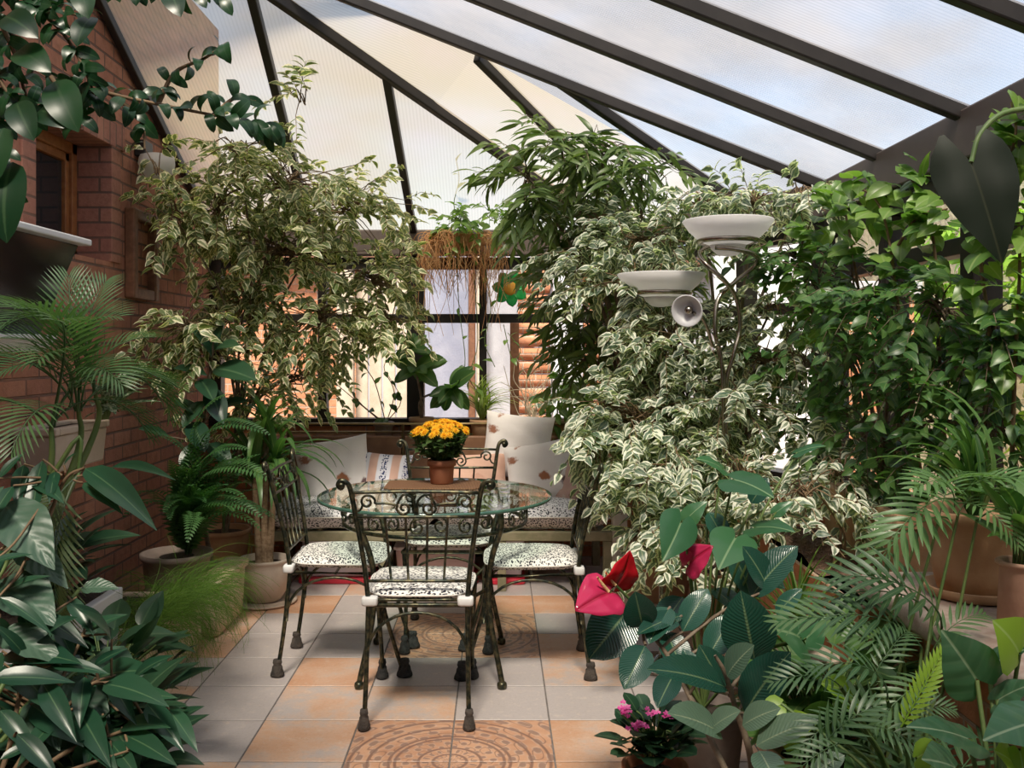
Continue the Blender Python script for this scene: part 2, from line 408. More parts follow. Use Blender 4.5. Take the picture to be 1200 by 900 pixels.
M['panel_b']=panel_mat('ribbed_roof_sheet_warm_light',(.62,.53,.37),(.66,.53,.44),.36,.66,(1,.96,.88))  # warm brick reflection and house shade put into the sheet colour

# ---- floor: individual ceramic tiles, two carpet-like medallions of four tiles each
TS=.357; GX=.195; GY=3.541
def floor_mats():
    t=NT('glazed_floor_tile'); tc=t.n('TexCoord').outputs['Object']
    a=t.n('Attribute'); a.attribute_name='rnd'
    n=t.noise(tc,4.5,6,.62); n2=t.noise(tc,28,5,.7); n3=t.noise(tc,90,2)
    f=t.math('ADD',t.math('ADD',a.outputs['Fac'],t.math('MULTIPLY',t.math('SUBTRACT',n,.5),1.7)),t.math('MULTIPLY',t.math('SUBTRACT',n2,.5),.7))
    col=t.mix(t.step(f,.25,.75),(.46,.41,.40),(.60,.41,.30))
    col=t.mix(t.step(f,.45,1.05),col,(.55,.30,.18))
    col=t.mix(t.math('MULTIPLY',t.step(n2,.5,.72),.5),col,(.66,.57,.49))
    col=t.mix(t.math('MULTIPLY',t.step(n3,.5,.7),.16),col,(.22,.15,.12))
    tile=t.done(t.bsdf(col,t.math('ADD',.26,t.math('MULTIPLY',n2,.25)),0,.5,n2,.12,.004))
    t=NT('medallion_tile'); tc=t.n('TexCoord').outputs['Object']; uv=t.n('UVMap'); sp=t.n('SeparateXYZ'); t.l(uv.outputs[0],sp.inputs[0])
    x,y=sp.outputs[0],sp.outputs[1]
    r=t.math('SQRT',t.math('ADD',t.math('MULTIPLY',x,x),t.math('MULTIPLY',y,y))); th=t.math('ARCTAN2',y,x)
    ln=None
    for c in (.16,.30,.52,.58,.78,.96):
        d=t.math('SUBTRACT',1,t.step(t.math('ABSOLUTE',t.math('SUBTRACT',r,c)),.008,.022))
        ln=d if ln is None else t.math('MAXIMUM',ln,d)
    pet=t.math('MULTIPLY',t.math('SINE',t.math('MULTIPLY',th,16)),t.math('SINE',t.math('MULTIPLY',r,34)))
    pet2=t.math('ADD',t.math('SINE',t.math('ADD',t.math('MULTIPLY',th,8),t.math('MULTIPLY',r,22))),t.math('SINE',t.math('SUBTRACT',t.math('MULTIPLY',th,12),t.math('MULTIPLY',r,30))))
    scr=t.math('SUBTRACT',1,t.step(t.math('ABSOLUTE',t.math('SUBTRACT',pet2,.5)),.05,.35))
    pat=t.math('MAXIMUM',t.math('MAXIMUM',ln,t.math('MULTIPLY',t.step(pet,.25,.6),.8)),t.math('MULTIPLY',scr,.8))
    n=t.noise(tc,6,6,.65); n2=t.noise(tc,45,5,.7)
    base=t.mix(t.step(n,.35,.65),(.60,.35,.225),(.48,.25,.15))
    pale=t.mix(t.step(n2,.4,.6),(.66,.48,.36),(.50,.40,.36))
    col=t.mix(t.math('MULTIPLY',t.step(pet,-.2,.5),.55),base,pale)
    col=t.mix(t.math('MULTIPLY',pat,.85),col,(.20,.11,.085))
    med=t.done(t.bsdf(col,.4,0,.5,pat,.2,.003))
    grout=pbr('tile_grout',(.20,.18,.17),(.15,.13,.12),30,rough=.9)
    return tile,med,grout
tilem,medm,groutm=floor_mats()
tone={(0,0):.9,(1,0):.85,(-1,0):.1}
fl=MB(); rt=random.Random(21); g=.0028
for i in range(-12,12):
    for j in range(-12,12):
        x0=GX+i*TS; y0=GY+j*TS
        if x0>3 or x0+TS<-3 : continue
        med=(i in(-2,-1) and j in(-2,-1,2,3))
        c=(GX-TS, GY-TS if j<0 else GY+3*TS)
        v=rt.choice((-.05,.05,.1,.55,.7,.8,.95)) if not med else .5
        a,b,cc,d=x0+g,x0+TS-g,y0+g,y0+TS-g; e=.0015
        V=[(a,cc,-e),(b,cc,-e),(b,d,-e),(a,d,-e),(a+e,cc+e,0),(b-e,cc+e,0),(b-e,d-e,0),(a+e,d-e,0)]
        U=[((p[0]-c[0])/TS,(p[1]-c[1])/TS) for p in V]
        fl.add(V,[(4,5,6,7),(0,1,5,4),(1,2,6,5),(2,3,7,6),(3,0,4,7)],U=U,rnd=v,m=1 if med else 0)
box(fl,(-4,-1.6,-.1),(3.2,8,-.004),m=2)
struct(fl.build('floor',[tilem,medm,groutm],smooth=False),'tiled floor of grey and terracotta squares with patterned medallions')

# ---- brick house wall on the left, with the window opening
OY0,OY1,OZ0,OZ1=3.90,4.69,1.83,2.42
w=MB()
for lo,hi in (((-2.35,-1.2,0),(XW,OY0,3.6)),((-2.35,OY1,0),(XW,YB+.2,3.6)),((-2.35,OY0,0),(XW,OY1,OZ0)),((-2.35,OY0,OZ1),(XW,OY1,3.6))): box(w,lo,hi)
wl=struct(w.build('wall_left',M['brick'],smooth=False),'rough red brick house wall')
t1=MB(); box(t1,(-2.16,OY1-.012,OZ0),(XW+.012,OY1+.10,OZ1)); box(t1,(-2.16,OY0-.10,OZ0),(XW+.012,OY0+.012,OZ1))
struct(t1.build('trim_1',M['brick_smooth'],smooth=False,bevel=.004),'smooth brick window jambs')
t2=MB(); box(t2,(-2.16,OY0-.15,OZ1-.012),(XW+.014,OY1+.15,OZ1+.11))
struct(t2.build('trim_2',M['brick_soldier'],smooth=False,bevel=.004),'soldier brick window lintel')
w1=thing('window_1','timber framed house window in brick wall','window',(-2.13,(OY0+OY1)/2,OZ0)); w1['kind']='structure'
del w1['category']
fr=MB(); fw=.055
a,b,c,d=OY0+.012,OY1-.012,OZ0,OZ1-.012
box(fr,(-2.17,a,c),(-2.09,a+fw,d)); box(fr,(-2.17,b-fw,c),(-2.09,b,d)); box(fr,(-2.17,a,d-fw),(-2.09,b,d)); box(fr,(-2.17,a,c),(-2.09,b,c+fw))
part(fr,'window_frame',M['timber'],w1,False,.004)
sh=MB(); s2=.04; a+=fw;b-=fw;c+=fw;d-=fw
box(sh,(-2.155,a,c),(-2.105,a+s2,d)); box(sh,(-2.155,b-s2,c),(-2.105,b,d)); box(sh,(-2.155,a,d-s2),(-2.105,b,d)); box(sh,(-2.155,a,c),(-2.105,b,c+s2))
part(sh,'sash',M['timber'],w1,False,.004)
part(box(MB(),(-2.135,a+s2,c+s2),(-2.125,b-s2,d-s2)),'pane',M['darkpane'],w1,False)
wf=MB(); box(wf,(-2.3,-1.2,0),(3.2,-1.0,4.9)); struct(wf.build('wall_front',M['white'],smooth=False),'unseen house wall behind the viewer, white and tall to bounce and block light')  # unseen wall: white to bounce light forward, tall to shade the foreground

# ---- conservatory plan: right wall, slanted bay, back wall
C1=V3(XR,YC,ZE); C2=V3(.785,YB,ZE); C0=V3(XW,YB,ZE)
E1=C1+(C2-C1)*.323; E2=C1+(C2-C1)*.80
def wall_run(name,p,q,posts,sill,mat_low,thick=.22,trans=None,label=None,wn=1,low=True,bw=.05,skip=()):
    """dwarf wall, posts, sill, transom and glass between plan points p and q"""
    p=np.array(p,float)[:2]; q=np.array(q,float)[:2]; d=(q-p)/np.linalg.norm(q-p); nrm2=np.array([-d[1],d[0]])  # outwards, left of travel
    L=np.linalg.norm(q-p)
    def P(s,o,z): return np.array([*(p+d*s+nrm2*o),z])
    def slab(mb,s0,s1,o0,o1,z0,z1):
        V=[P(s0,o0,z0),P(s1,o0,z0),P(s1,o1,z0),P(s0,o1,z0),P(s0,o0,z1),P(s1,o0,z1),P(s1,o1,z1),P(s0,o1,z1)]
        mb.add(V,[(0,3,2,1),(4,5,6,7),(0,1,5,4),(1,2,6,5),(2,3,7,6),(3,0,4,7)])
    w=MB(); slab(w,0,L,0,thick,0,sill); struct(w.build(name,mat_low,smooth=False),label)
    fr=thing('window_%d'%wn,None,None,P(L/2,0,sill)); struct(fr,'dark framed glazing of the conservatory')
    f=MB()
    slab(f,0,L,-.03,.09,sill,sill+.05); slab(f,0,L,0,.07,ZE-.26,ZE-.18)
    part(f,'window_frame',M['black'],fr,False,.004)
    for s,wd in posts:
        m_=MB(); slab(m_,s-wd/2,s+wd/2,-.02,.08,sill+.05,ZE-.17); part(m_,'mullion',M['black'],fr,False,.004)
    if trans:
        m_=MB(); slab(m_,0,L,-.005,.075,trans-.03,trans+.03); part(m_,'transom',M['black'],fr,False,.004)
    gl=MB(); slab(gl,0,L,.03,.036,sill+.05,ZE-.2); part(gl,'pane',M['pane'],fr,False)
    # gutter beam
    return fr
def bx(px): return (px-CX)/F*YB-XW          # distance along the back wall from the brick wall
wb=wall_run('wall_back',C0[:2],C2[:2],[(.04,.08),(bx(378),.06),(bx(487),.115),(bx(566),.05),(2.68,.07)],.88,M['brick_back'],trans=1.60,label='low brick wall under the back windows',wn=2)
# the brown timber mullion of the lower light
m_=MB(); x_=(603-CX)/F*YB; box(m_,(x_-.03,YB-.03,.93),(x_+.03,YB+.06,1.57)); part(m_,'mullion',M['brownframe'],wb,False,.004)
wall_run('wall_right',(XR,YC),(XR,-1.0),[(0.02,.09),(.68,.07),(1.37,.09),(2.06,.07),(2.75,.09),(3.5,.07)],.72,M['brick_right'],trans=1.75,label='low brick wall under the right windows',wn=3)
wall_run('wall_bay',C2[:2],C1[:2],[(.05,.08),(np.linalg.norm(E2-C2),.06),(np.linalg.norm(E1-C2),.06),(1.93,.08)],.72,M['brick_back'],trans=1.60,label='low brick wall under the slanted bay windows',wn=4)

# ---- roof
roof=bpy.data.objects.new('ceiling',None); C.objects.link(roof); roof.location=(0,3,2.19); struct(roof,'ribbed translucent sheet roof on dark rafters')
SB=.49; SR=.395
zb=lambda y: ZE+SB*(YB-y)
zr=lambda x: ZE+SR*(XR-x)
def sheet(poly,eave_dir,m,name='roof_panel'):
    P=np.array(poly,float); ed=nrm(np.array(eave_dir,float)); n=nrm(np.cross(P[1]-P[0],P[2]-P[0])); sd=np.cross(n,ed)
    U=[(float(np.dot(p,ed)),float(np.dot(p,sd))) for p in P]
    mb=MB(); mb.add(P,[tuple(range(len(P)))],U=U); part(mb,name,m,roof,False)
def rafter(p,q,w=.04,h=.055,name='rafter',mat=None):
    part(bar(MB(),np.array(p)-V3(0,0,.02),np.array(q)-V3(0,0,.02),w,h),name,mat or M['black'],roof,False,.006)
T1=V3(-1.03,4.5,zb(4.5)); 
hip_d=(T1-C2)
# back slope strips
xs=[XW,-1.06,-.245,.785]
def hip_at_x(x): 
    u=(x-C2[0])/(T1[0]-C2[0]); p=C2+(T1-C2)*u; return V3(x,p[1],zb(p[1]))
YT=3.6
sheet([(XW,YB,ZE),(-1.24,YB,ZE),(-1.24,YT,zb(YT)),(XW,YT,zb(YT))],(1,0,0),M['panel_b'])
h1=hip_at_x(-1.03); h2=hip_at_x(-.62)
sheet([(-1.24,YB,ZE),(-.56,YB,ZE),hip_at_x(-.56),T1,(-1.24,4.3,zb(4.3))],(1,0,0),M['panel_b'])
sheet([(-.56,YB,ZE),(.785,YB,ZE),hip_at_x(-.56)],(1,0,0),M['panel_b'])
# bars of the back slope
rafter((XW+.03,YB,ZE),(XW+.03,YT,zb(YT)))
rafter((-1.245,YB,ZE),(-1.16,4.3,zb(4.3)),.045)
rafter((-.56,YB,ZE),hip_at_x(-.585),.045)
rafter(C2,C2+(T1-C2)*1.18,.045,.06)
# right slope
XT=XW+.02
rows=[YC,3.82,3.13,2.44,1.75,1.06,.37,-.32,-1.0]
for a_,b_ in zip(rows[:-1],rows[1:]):
    sheet([(XR,a_,ZE),(XT,a_,zr(XT)),(XT,b_,zr(XT)),(XR,b_,ZE)],(0,1,0),M['panel_r'])
for y in rows: rafter((XR,y,ZE),(XT,y,zr(XT)),.045)
# slanted bay facets fan out from the last rafter
A1=V3(.30,YC,zr(.30)); A2=V3(-.10,YC+.06,zr(-.10)-.02); A3=V3(-.53,YC,zr(-.53))
ed=C2-C1
sheet([C1,A1,E1],ed,M['panel_r'])
sheet([E1,A1,A2],ed,M['panel_r']); sheet([E1,A2,E2],ed,M['panel_b'])
hm=C2+(T1-C2)*.62
sheet([E2,A2,hm],ed,M['panel_b']); sheet([E2,hm,C2],ed,M['panel_b'])
sheet([A2,A1,A3],ed,M['panel_r']); sheet([A2,A3,hm],ed,M['panel_b']); sheet([A3,T1,hm],ed,M['panel_b'])
sheet([A3,(XT,YC,zr(XT)),T1],(1,0,0),M['panel_b']); sheet([T1,(XT,YC,zr(XT)),(XT,YC,zb(YC))],(1,0,0),M['panel_b'])
rafter(A1,E1); rafter(A2,E2)
# eave beams
def eave(p,q,ext=0):
    p=np.array(p,float);q=np.array(q,float);d=nrm(q-p); p=p-d*ext;q=q+d*ext
    part(bar(MB(),p-V3(0,0,.085),q-V3(0,0,.085),.10,.17),'eave_beam',M['gutter'],roof,False,.008)
eave(C0,C2,.02); eave(C2,C1,.02); eave(C1,(XR,-1.0,ZE))

# ================================================================== OUTSIDE
og=MB(); box(og,(-9,YB+.3,-.2),(9,16,-.05)); box(og,(XR+.3,-4,-.2),(9,YB+.3,-.05)); struct(og.build('ground',M['ground'],smooth=False),'garden paving outside')
# neighbouring house behind
nb=thing('brick_house','sunlit orange brick house beyond the back windows','house',(0,9.2,0))
part(box(MB(),(-5,9.2,-.05),(-1.35,9.6,2.2)),'wall',M['brick_back'],nb,False)
part(box(MB(),(-1.35,9.25,-.05),(3.2,9.6,2.2)),'wall',M['concrete'],nb,False)
part(box(MB(),(-5.2,9.0,2.2),(3.4,9.9,2.28)),'roof',M['brownframe'],nb,False)
# panels and posts close to the glass
def outside(name,label,cat,px0,px1,Y,z0,z1,dep,m,group=None,bev=.01):
    group={'timber_post':'timber posts outside','concrete_panel':'wall panels outside'}.get(name)
    a_=at(px0,HY,Y)[0]; b_=at(px1,HY,Y)[0]
    mb=MB(); box(mb,(0,0,0),(b_-a_,dep,z1-z0)); o=mb.build(name,m,None,False,bev); o.location=(a_,Y,z0); return tag(o,label,cat,group)
outside('concrete_panel','blue grey rendered wall panel outside, right of the thick dark mullion','panel',496,549,8.3,-.05,2.3,.12,M['bluewall'])
outside('concrete_panel','pinkish grey concrete panel outside, behind the green flower ornament','panel',571,626,8.4,-.05,2.3,.12,M['concrete'])
outside('timber_post','brown timber post outside, between the two concrete panels','post',549,557,8.15,-.05,2.3,.1,M['brownframe'])
outside('timber_post','round pale log post outside, lit by the sun, left of the pink grey panel','post',558,569,8.1,-.05,2.3,.1,M['palewood'],bev=.045)
outside('white_column','white painted column outside, right of the log wall','column',648,681,8.0,-.05,2.3,.2,M['white'],bev=.02)
outside('timber_post','weathered timber post outside, left of the white fence boards','post',394,414,8.1,-.05,2.3,.1,M['palewood'])
# log wall with rounded courses
lg=thing('log_wall','sunlit wall of stacked round orange logs outside','wall',(at(628,HY,8.1)[0],8.1,0),0,'log walls outside')
x0,x1=at(607,HY,8.1)[0],at(645,HY,8.1)[0]
for k in range(17):
    z=.2+k*.115; mb=MB(); tube(mb,[(x0,8.16,z),(x1,8.16,z)],.058,10); part(mb,'log',M['brick_back'],lg)
lg2=thing('log_wall','wall of stacked round orange logs outside, right of the white column','wall',(at(725,HY,8.2)[0],8.2,0),0,'log walls outside')
x0,x1=at(684,HY,8.2)[0],at(775,HY,8.2)[0]
for k in range(17):
    z=.2+k*.115; mb=MB(); tube(mb,[(x0,8.26,z),(x1,8.26,z)],.058,10); part(mb,'log',M['brick_back'],lg2)
# white board fence
fb=thing('board_fence','bright bleached board fence outside the back window, left of the thick mullion','fence',(at(445,HY,8.3)[0],8.3,0))
for k,(a_,b_) in enumerate(((417,431),(433,447),(449,463),(465,478))):
    mb=MB(); box(mb,(at(a_,HY,8.3)[0],8.3,-.05),(at(b_,HY,8.3)[0],8.33,2.0+.03*(k%2))); part(mb,'board',M['palewood'],fb,False,.006)
for z in (.5,1.62):
    mb=MB(); box(mb,(at(410,HY,8.3)[0],8.335,z),(at(484,HY,8.3)[0],8.37,z+.09)); part(mb,'rail',M['brownframe'],fb,False)
# right side garden wall
gw=MB(); box(gw,(0,0,0),(.3,12.6,2.9)); o=gw.build('garden_wall',M['stone'],None,False,.02); o.location=(3.6,-1.6,-.05); tag(o,'yellow stone garden wall outside the right windows','wall')
ch=thing('chimney','orange brick garden chimney outside the right windows','chimney',(2.62,6.4,0))
part(box(MB(),(2.3,6.2,-.05),(2.75,6.65,1.75)),'stack',M['brick_back'],ch,False,.008); part(box(MB(),(2.26,6.16,1.75),(2.79,6.69,1.84)),'cap',M['concrete'],ch,False,.008)
o=tag(box(MB(),(0,0,0),(.8,.16,2.3)).build('white_wall',M['white'],None,False,.02),'white garden wall outside the slanted bay','wall'); o.location=(1.75,7.6,-.05)

# ================================================================== CAMERA, SKY, SUN
cam=bpy.data.cameras.new('camera'); co=bpy.data.objects.new('camera',cam); C.objects.link(co)
co.location=(0,0,H); co.rotation_euler=(PI/2,0,0); cam.sensor_width=36; cam.lens=F/1200*36
cam.shift_x=(600-CX)/1200; cam.shift_y=-(450-HY)/1200; cam.clip_start=.05; cam.clip_end=200
bpy.context.scene.camera=co
wd=bpy.data.worlds.new('sky'); bpy.context.scene.world=wd; wd.use_nodes=True; nt=wd.node_tree
sky=nt.nodes.new('ShaderNodeTexSky'); sky.sky_type='NISHITA'; sky.sun_disc=False; sky.sun_elevation=math.radians(50); sky.sun_rotation=math.radians(187); sky.dust_density=2.0; sky.ozone_density=1.5
bg=nt.nodes['Background']; tcw=nt.nodes.new('ShaderNodeTexCoord'); mpw=nt.nodes.new('ShaderNodeMapping'); mpw.inputs['Scale'].default_value=(1,1,2.2); nt.links.new(tcw.outputs['Generated'],mpw.inputs[0])
nzw=nt.nodes.new('ShaderNodeTexNoise'); nzw.inputs['Scale'].default_value=2.6; nzw.inputs['Detail'].default_value=6; nt.links.new(mpw.outputs[0],nzw.inputs['Vector'])
rmw=nt.nodes.new('ShaderNodeMapRange'); rmw.interpolation_type='SMOOTHSTEP'; rmw.inputs[1].default_value=.38; rmw.inputs[2].default_value=.62; rmw.inputs[3].default_value=.25; nt.links.new(nzw.outputs['Fac'],rmw.inputs[0])
mxw=nt.nodes.new('ShaderNodeMix'); mxw.data_type='RGBA'; nt.links.new(rmw.outputs[0],mxw.inputs[0]); nt.links.new(sky.outputs[0],mxw.inputs[6]); mxw.inputs[7].default_value=(1.9,1.9,2.0,1)
nt.links.new(mxw.outputs[2],bg.inputs[0]); bg.inputs[1].default_value=.22
sl=bpy.data.lights.new('sun','SUN'); sl.energy=5.6; sl.angle=math.radians(12); sl.color=(1,.93,.82)
so=bpy.data.objects.new('sun',sl); C.objects.link(so)
to=V3(-.06,-.52,.80); so.rotation_euler=__import__('mathutils').Vector(tuple(to)).to_track_quat('Z','Y').to_euler(); so.location=(4,-4,8)
sc=bpy.context.scene
sc.view_settings.view_transform='Standard'; sc.view_settings.look='None'; sc.view_settings.exposure=0.75; sc.view_settings.gamma=1; sc.view_settings.use_curve_mapping=False
cy=sc.cycles; cy.use_denoising=True; cy.max_bounces=10; cy.diffuse_bounces=5; cy.transparent_max_bounces=16; cy.transmission_bounces=8; cy.sample_clamp_indirect=6; cy.caustics_reflective=False; cy.caustics_refractive=False
# ================================================================== FURNITURE
def iron():
    t=NT('green_bronze_iron'); tc=t.n('TexCoord').outputs['Object']; n=t.noise(tc,40,4,.6)
    col=t.mix(t.step(n,.4,.65),(.028,.036,.028),(.13,.115,.065))
    return t.done(t.bsdf(col,.36,.75,.5,n,.2,.002))
M['iron']=iron()
M['brass']=pbr('aged_brass_rail',(.38,.28,.13),(.25,.19,.10),20,rough=.35,metal=.8)
def spots(name,scale,th,base=(.84,.82,.78),ink=(.03,.03,.045),coord='Object'):
    t=NT(name); tc=t.n('TexCoord').outputs[coord]
    mp=t.n('Mapping'); t.l(tc,mp.inputs[0]); mp.inputs['Scale'].default_value=(1,1.5,1.2); mp.inputs['Rotation'].default_value=(0,0,.5)
    w=t.n('TexNoise'); w.inputs['Scale'].default_value=scale*.6; t.l(mp.outputs[0],w.inputs['Vector'])
    v=t.n('TexVoronoi'); v.inputs['Scale'].default_value=scale; v.inputs['Randomness'].default_value=.8
    mx=t.n('Mix',data_type='VECTOR'); mx.inputs[0].default_value=.012; t.l(mp.outputs[0],mx.inputs[4]); t.l(w.outputs['Color'],mx.inputs[5]); t.l(mx.outputs[1],v.inputs['Vector'])
    k=t.step(v.outputs['Distance'],th-.06,th+.05)
    col=t.mix(k,ink,base)
    return t.done(t.bsdf(col,.85,0,.2,t.noise(tc,300,2),.15,.002))
M['dalmatian']=spots('dalmatian_spot_fabric',78,.43)
M['piping']=pbr('pale_piping',(.78,.75,.70),rough=.8)
M['sock']=pbr('dark_knitted_sock',(.022,.025,.027),(.05,.05,.05),40,rough=.95,bump=.8,bscale=160)
M['sockb']=pbr('brown_knitted_sock',(.045,.038,.034),(.08,.065,.055),40,rough=.95,bump=.8,bscale=160)
M['tie']=pbr('white_tie_fabric',(.78,.78,.78),rough=.8)

def spiral(c,r0,turns,a0,ux,uz,n=22,shrink=.22):
    """flat scroll in the plane (ux,uz) starting on radius r0 at angle a0 and winding in"""
    out=[]
    for i in range(n+1):
        u=i/n; a=a0+turns*2*PI*u; r=r0*(1-(1-shrink)*u)
        out.append(np.array(c)+r*(math.cos(a)*np.array(ux)+math.sin(a)*np.array(uz)))
    return out
def make_chair():
    """faces +y; origin on the floor under the seat"""
    root=thing('patio_chair','x','chair')
    zs=.455
    def post(s): # back post runs from the rear foot to the scrolled top
        return [(s*.192,-.235,.0),(s*.188,-.205,.25),(s*.184,-.185,zs),(s*.197,-.205,.60),(s*.222,-.245,.78),(s*.238,-.268,.885)]
    # backrest
    mb=MB()
    for s in (-1,1):
        tube(mb,smooth([p for p in post(s)[2:]]+[(s*.252,-.275,.912),(s*.272,-.275,.918),(s*.282,-.273,.902),(s*.272,-.272,.890),(s*.263,-.272,.898)],5),[.0095]*9+[.0085,.008,.007],8)
        lathe(mb,[(0,-.013),(.011,-.008),(.014,0),(.011,.008),(0,.013)],(s*.270,-.273,.902),12)
    def back(x,z):   # a point in the leaning plane of the back
        t=(z-zs)/(.885-zs); y=np.interp(z,[zs,.6,.78,.885],[-.185,-.205,-.245,-.268]); return V3(x,y,z)
    tube(mb,[back(x,.872+.006*math.cos(x*6)) for x in np.linspace(-.236,.236,9)],.0062,8)
    tube(mb,[back(x,.782) for x in np.linspace(-.222,.222,5)],.0065,8)
    tube(mb,[back(x,.535) for x in np.linspace(-.188,.188,5)],.006,8)
    tube(mb,[back(x,.462) for x in np.linspace(-.185,.185,5)],.007,8)
    for k,x in enumerate((-.115,-.04,.04,.115)):
        tube(mb,[back(x*.85,.535),back(x,.782)],.0052,6)
    part(mb,'backrest',M['iron'],root)
    # scrolls of the top panel
    for s in (-1,1):
        mb=MB(); ux=V3(s,0,0); uz=nrm(back(0,.87)-back(0,.79))
        c1=back(s*.178,.838); c2=back(s*.045,.815)
        a=spiral(c1,.030,-1.35,-PI*.95,ux,uz)[::-1]
        b=spiral(c2,.028,-1.35,PI*.12,ux,uz)
        tube(mb,smooth(a+[back(s*.150,.806) if False else (a[-1]+b[0])/2+uz*0.004]+b,3),.0048,6)
        mb2=MB()
        tube(mb,smooth([back(s*.228,.80),back(s*.205,.808),back(s*.195,.828)],4),.0045,6)
        tube(mb,smooth([back(s*.073,.823),back(s*.045,.866),back(s*.008,.845),back(s*.004,.79)],5),.0048,6)
        part(mb,'scroll',M['iron'],root)
    # seat frame
    mb=MB(); cor=[(-.184,-.185),(.184,-.185),(.212,.205),(-.212,.205)]
    tube(mb,smooth([(x,y,zs-.012) for x,y in cor],1,True),.0095,8,closed=True)
    tube(mb,[(-.198,.01,zs-.014),(.198,.01,zs-.014)],.006,6); 
    part(mb,'seat_frame',M['iron'],root)
    # legs and knitted foot covers
    for s in (-1,1):
        lg=MB(); tube(lg,smooth([post(s)[2],post(s)[1],(s*.190,-.222,.12),(s*.193,-.24,.012)],5),.0092,8)
        l=part(lg,'leg',M['iron'],root)
        sk=MB(); lathe(sk,[(.006,.075),(.014,.074),(.016,.06),(.013,.052),(.017,.045),(.019,.03),(.023,.016),(.024,.006),(.018,0)],(s*.193,-.238,0),14,sx=1,sy=1.25)
        part(sk,'foot_cover',M['sockb'],l)
        lg=MB(); tube(lg,smooth([(s*.205,.200,zs-.01),(s*.196,.215,.30),(s*.190,.262,.13),(s*.192,.300,.012)],6),.0092,8)
        l=part(lg,'leg',M['iron'],root)
        sk=MB(); lathe(sk,[(.006,.08),(.014,.078),(.017,.065),(.014,.055),(.019,.045),(.021,.03),(.026,.016),(.027,.006),(.02,0)],(s*.192,.304,0),14,sx=1,sy=1.3)
        part(sk,'foot_cover',M['sock'],l)
    # arched stretchers under the four sides
    def arch(p,q,top):
        p=np.array(p,float);q=np.array(q,float); out=[]
        for i in range(15):
            a=PI*i/14; u=(1-math.cos(a))/2; out.append(p+(q-p)*u+V3(0,0,(top-p[2])*math.sin(a)**.8))
        return out
    for p,q in (((-.188,-.205,.235),(.188,-.205,.235)),((-.196,.215,.24),(.196,.215,.24)),((-.188,-.20,.235),(-.196,.213,.24)),((.188,-.20,.235),(.196,.213,.24))):
        mb=MB(); tube(mb,arch(p,q,zs-.035),.0062,6); part(mb,'stretcher',M['iron'],root)
    # cushion
    mb=MB(); n=16; g=np.linspace(-1,1,n+1); u,v=np.meshgrid(g,g,indexing='ij')
    def sq(u,v,e=.16):
        # rounded corners
        k=1-e*(np.abs(u)**4*np.abs(v)**4); return u*k,v*k
    uu,vv=sq(u,v); x=uu*(.190+.026*(vv+1)/2); y=.008+vv*.205
    idx=np.arange((n+1)**2).reshape(n+1,n+1); q=np.stack([idx[:-1,:-1],idx[1:,:-1],idx[1:,1:],idx[:-1,1:]],-1).reshape(-1,4)
    edge=np.clip((1-np.abs(u)**8)*(1-np.abs(v)**8),0,1)**.5; crownz=.012*(1-u*u)*(1-v*v)
    zt=zs+.004+.022+edge*.022+crownz-.006*np.exp(-((u)**2+(v-.0)**2)*9); zbm=zs+.002+.022-edge*.022
    mb.add(np.stack([x,y,zt],-1).reshape(-1,3),q); mb.add(np.stack([x,y,zbm],-1).reshape(-1,3),q[:,::-1].copy())
    cu=part(mb,'seat_cushion',M['dalmatian'],root)
    b=[]
    for a in np.linspace(0,2*PI,41)[:-1]:
        cu_,cv=math.cos(a),math.sin(a); m=max(abs(cu_),abs(cv)); uu_,vv_=cu_/m,cv/m; k=1-.16*(abs(uu_)**4*abs(vv_)**4); uu_*=k; vv_*=k
        b.append((uu_*(.190+.026*(vv_+1)/2)*1.004,.008+vv_*.2055,zs+.0245))
    mb=MB(); tube(mb,b,.0035,6,closed=True); part(mb,'piping',M['piping'],cu)
    for s in (-1,1):
        mb=MB(); rbox(mb,(s*.178-.030,-.213,zs-.012),(s*.178+.030,-.168,zs+.022),.012); part(mb,'tie',M['tie'],root)
    return root
chair=make_chair()
GR='wrought iron chairs around the glass table'
spots_=[((-.297,3.69),0.0,'wrought iron chair nearest the camera, its back towards us'),
        ((-.70,4.20),-PI/2,'wrought iron chair left of the glass table, beside the beige pot'),
        ((.155,4.16),PI/2,'wrought iron chair right of the glass table, beside the red anthurium flowers'),
        ((-.235,4.62),PI,'wrought iron chair behind the table, facing us in front of the bench')]
for i,((x,y),a,lb) in enumerate(spots_):
    c=chair if i==0 else copy_tree(chair)
    c.location=(x,y,0); c.rotation_euler=(0,0,a); tag(c,lb,'chair',GR)

# ---- glass table
def table_glass():
    t=NT('thick_table_glass'); tr=t.n('BsdfTransparent'); tr.inputs[0].default_value=rgb((.90,.97,.94))
    g=t.n('BsdfGlossy'); g.inputs['Roughness'].default_value=.01
    lw=t.n('LayerWeight'); lw.inputs[0].default_value=.5
    f=t.math('ADD',.06,t.math('MULTIPLY',t.math('POWER',lw.outputs['Facing'],4),.65))
    ms=t.n('MixShader'); t.l(f,ms.inputs[0]); t.l(tr.outputs[0],ms.inputs[1]); t.l(g.outputs[0],ms.inputs[2])
    return t.done(ms)
M['tglass']=table_glass()
M['tedge']=pbr('green_glass_edge',(.06,.14,.11),(.09,.2,.15),20,rough=.08,spec=.8)
TX,TY=-.275,4.16
tb=thing('dining_table','round glass topped dining table on scrolled wrought iron legs','table',(TX,TY,0))
RT=.515
mb=MB(); lathe(mb,[(0,.742),(RT-.004,.742)],(TX,TY,0),72,caps=False); lathe(mb,[(RT-.004,.757),(0,.757)],(TX,TY,0),72,caps=False)
gt=part(mb,'glass_top',M['tglass'],tb)
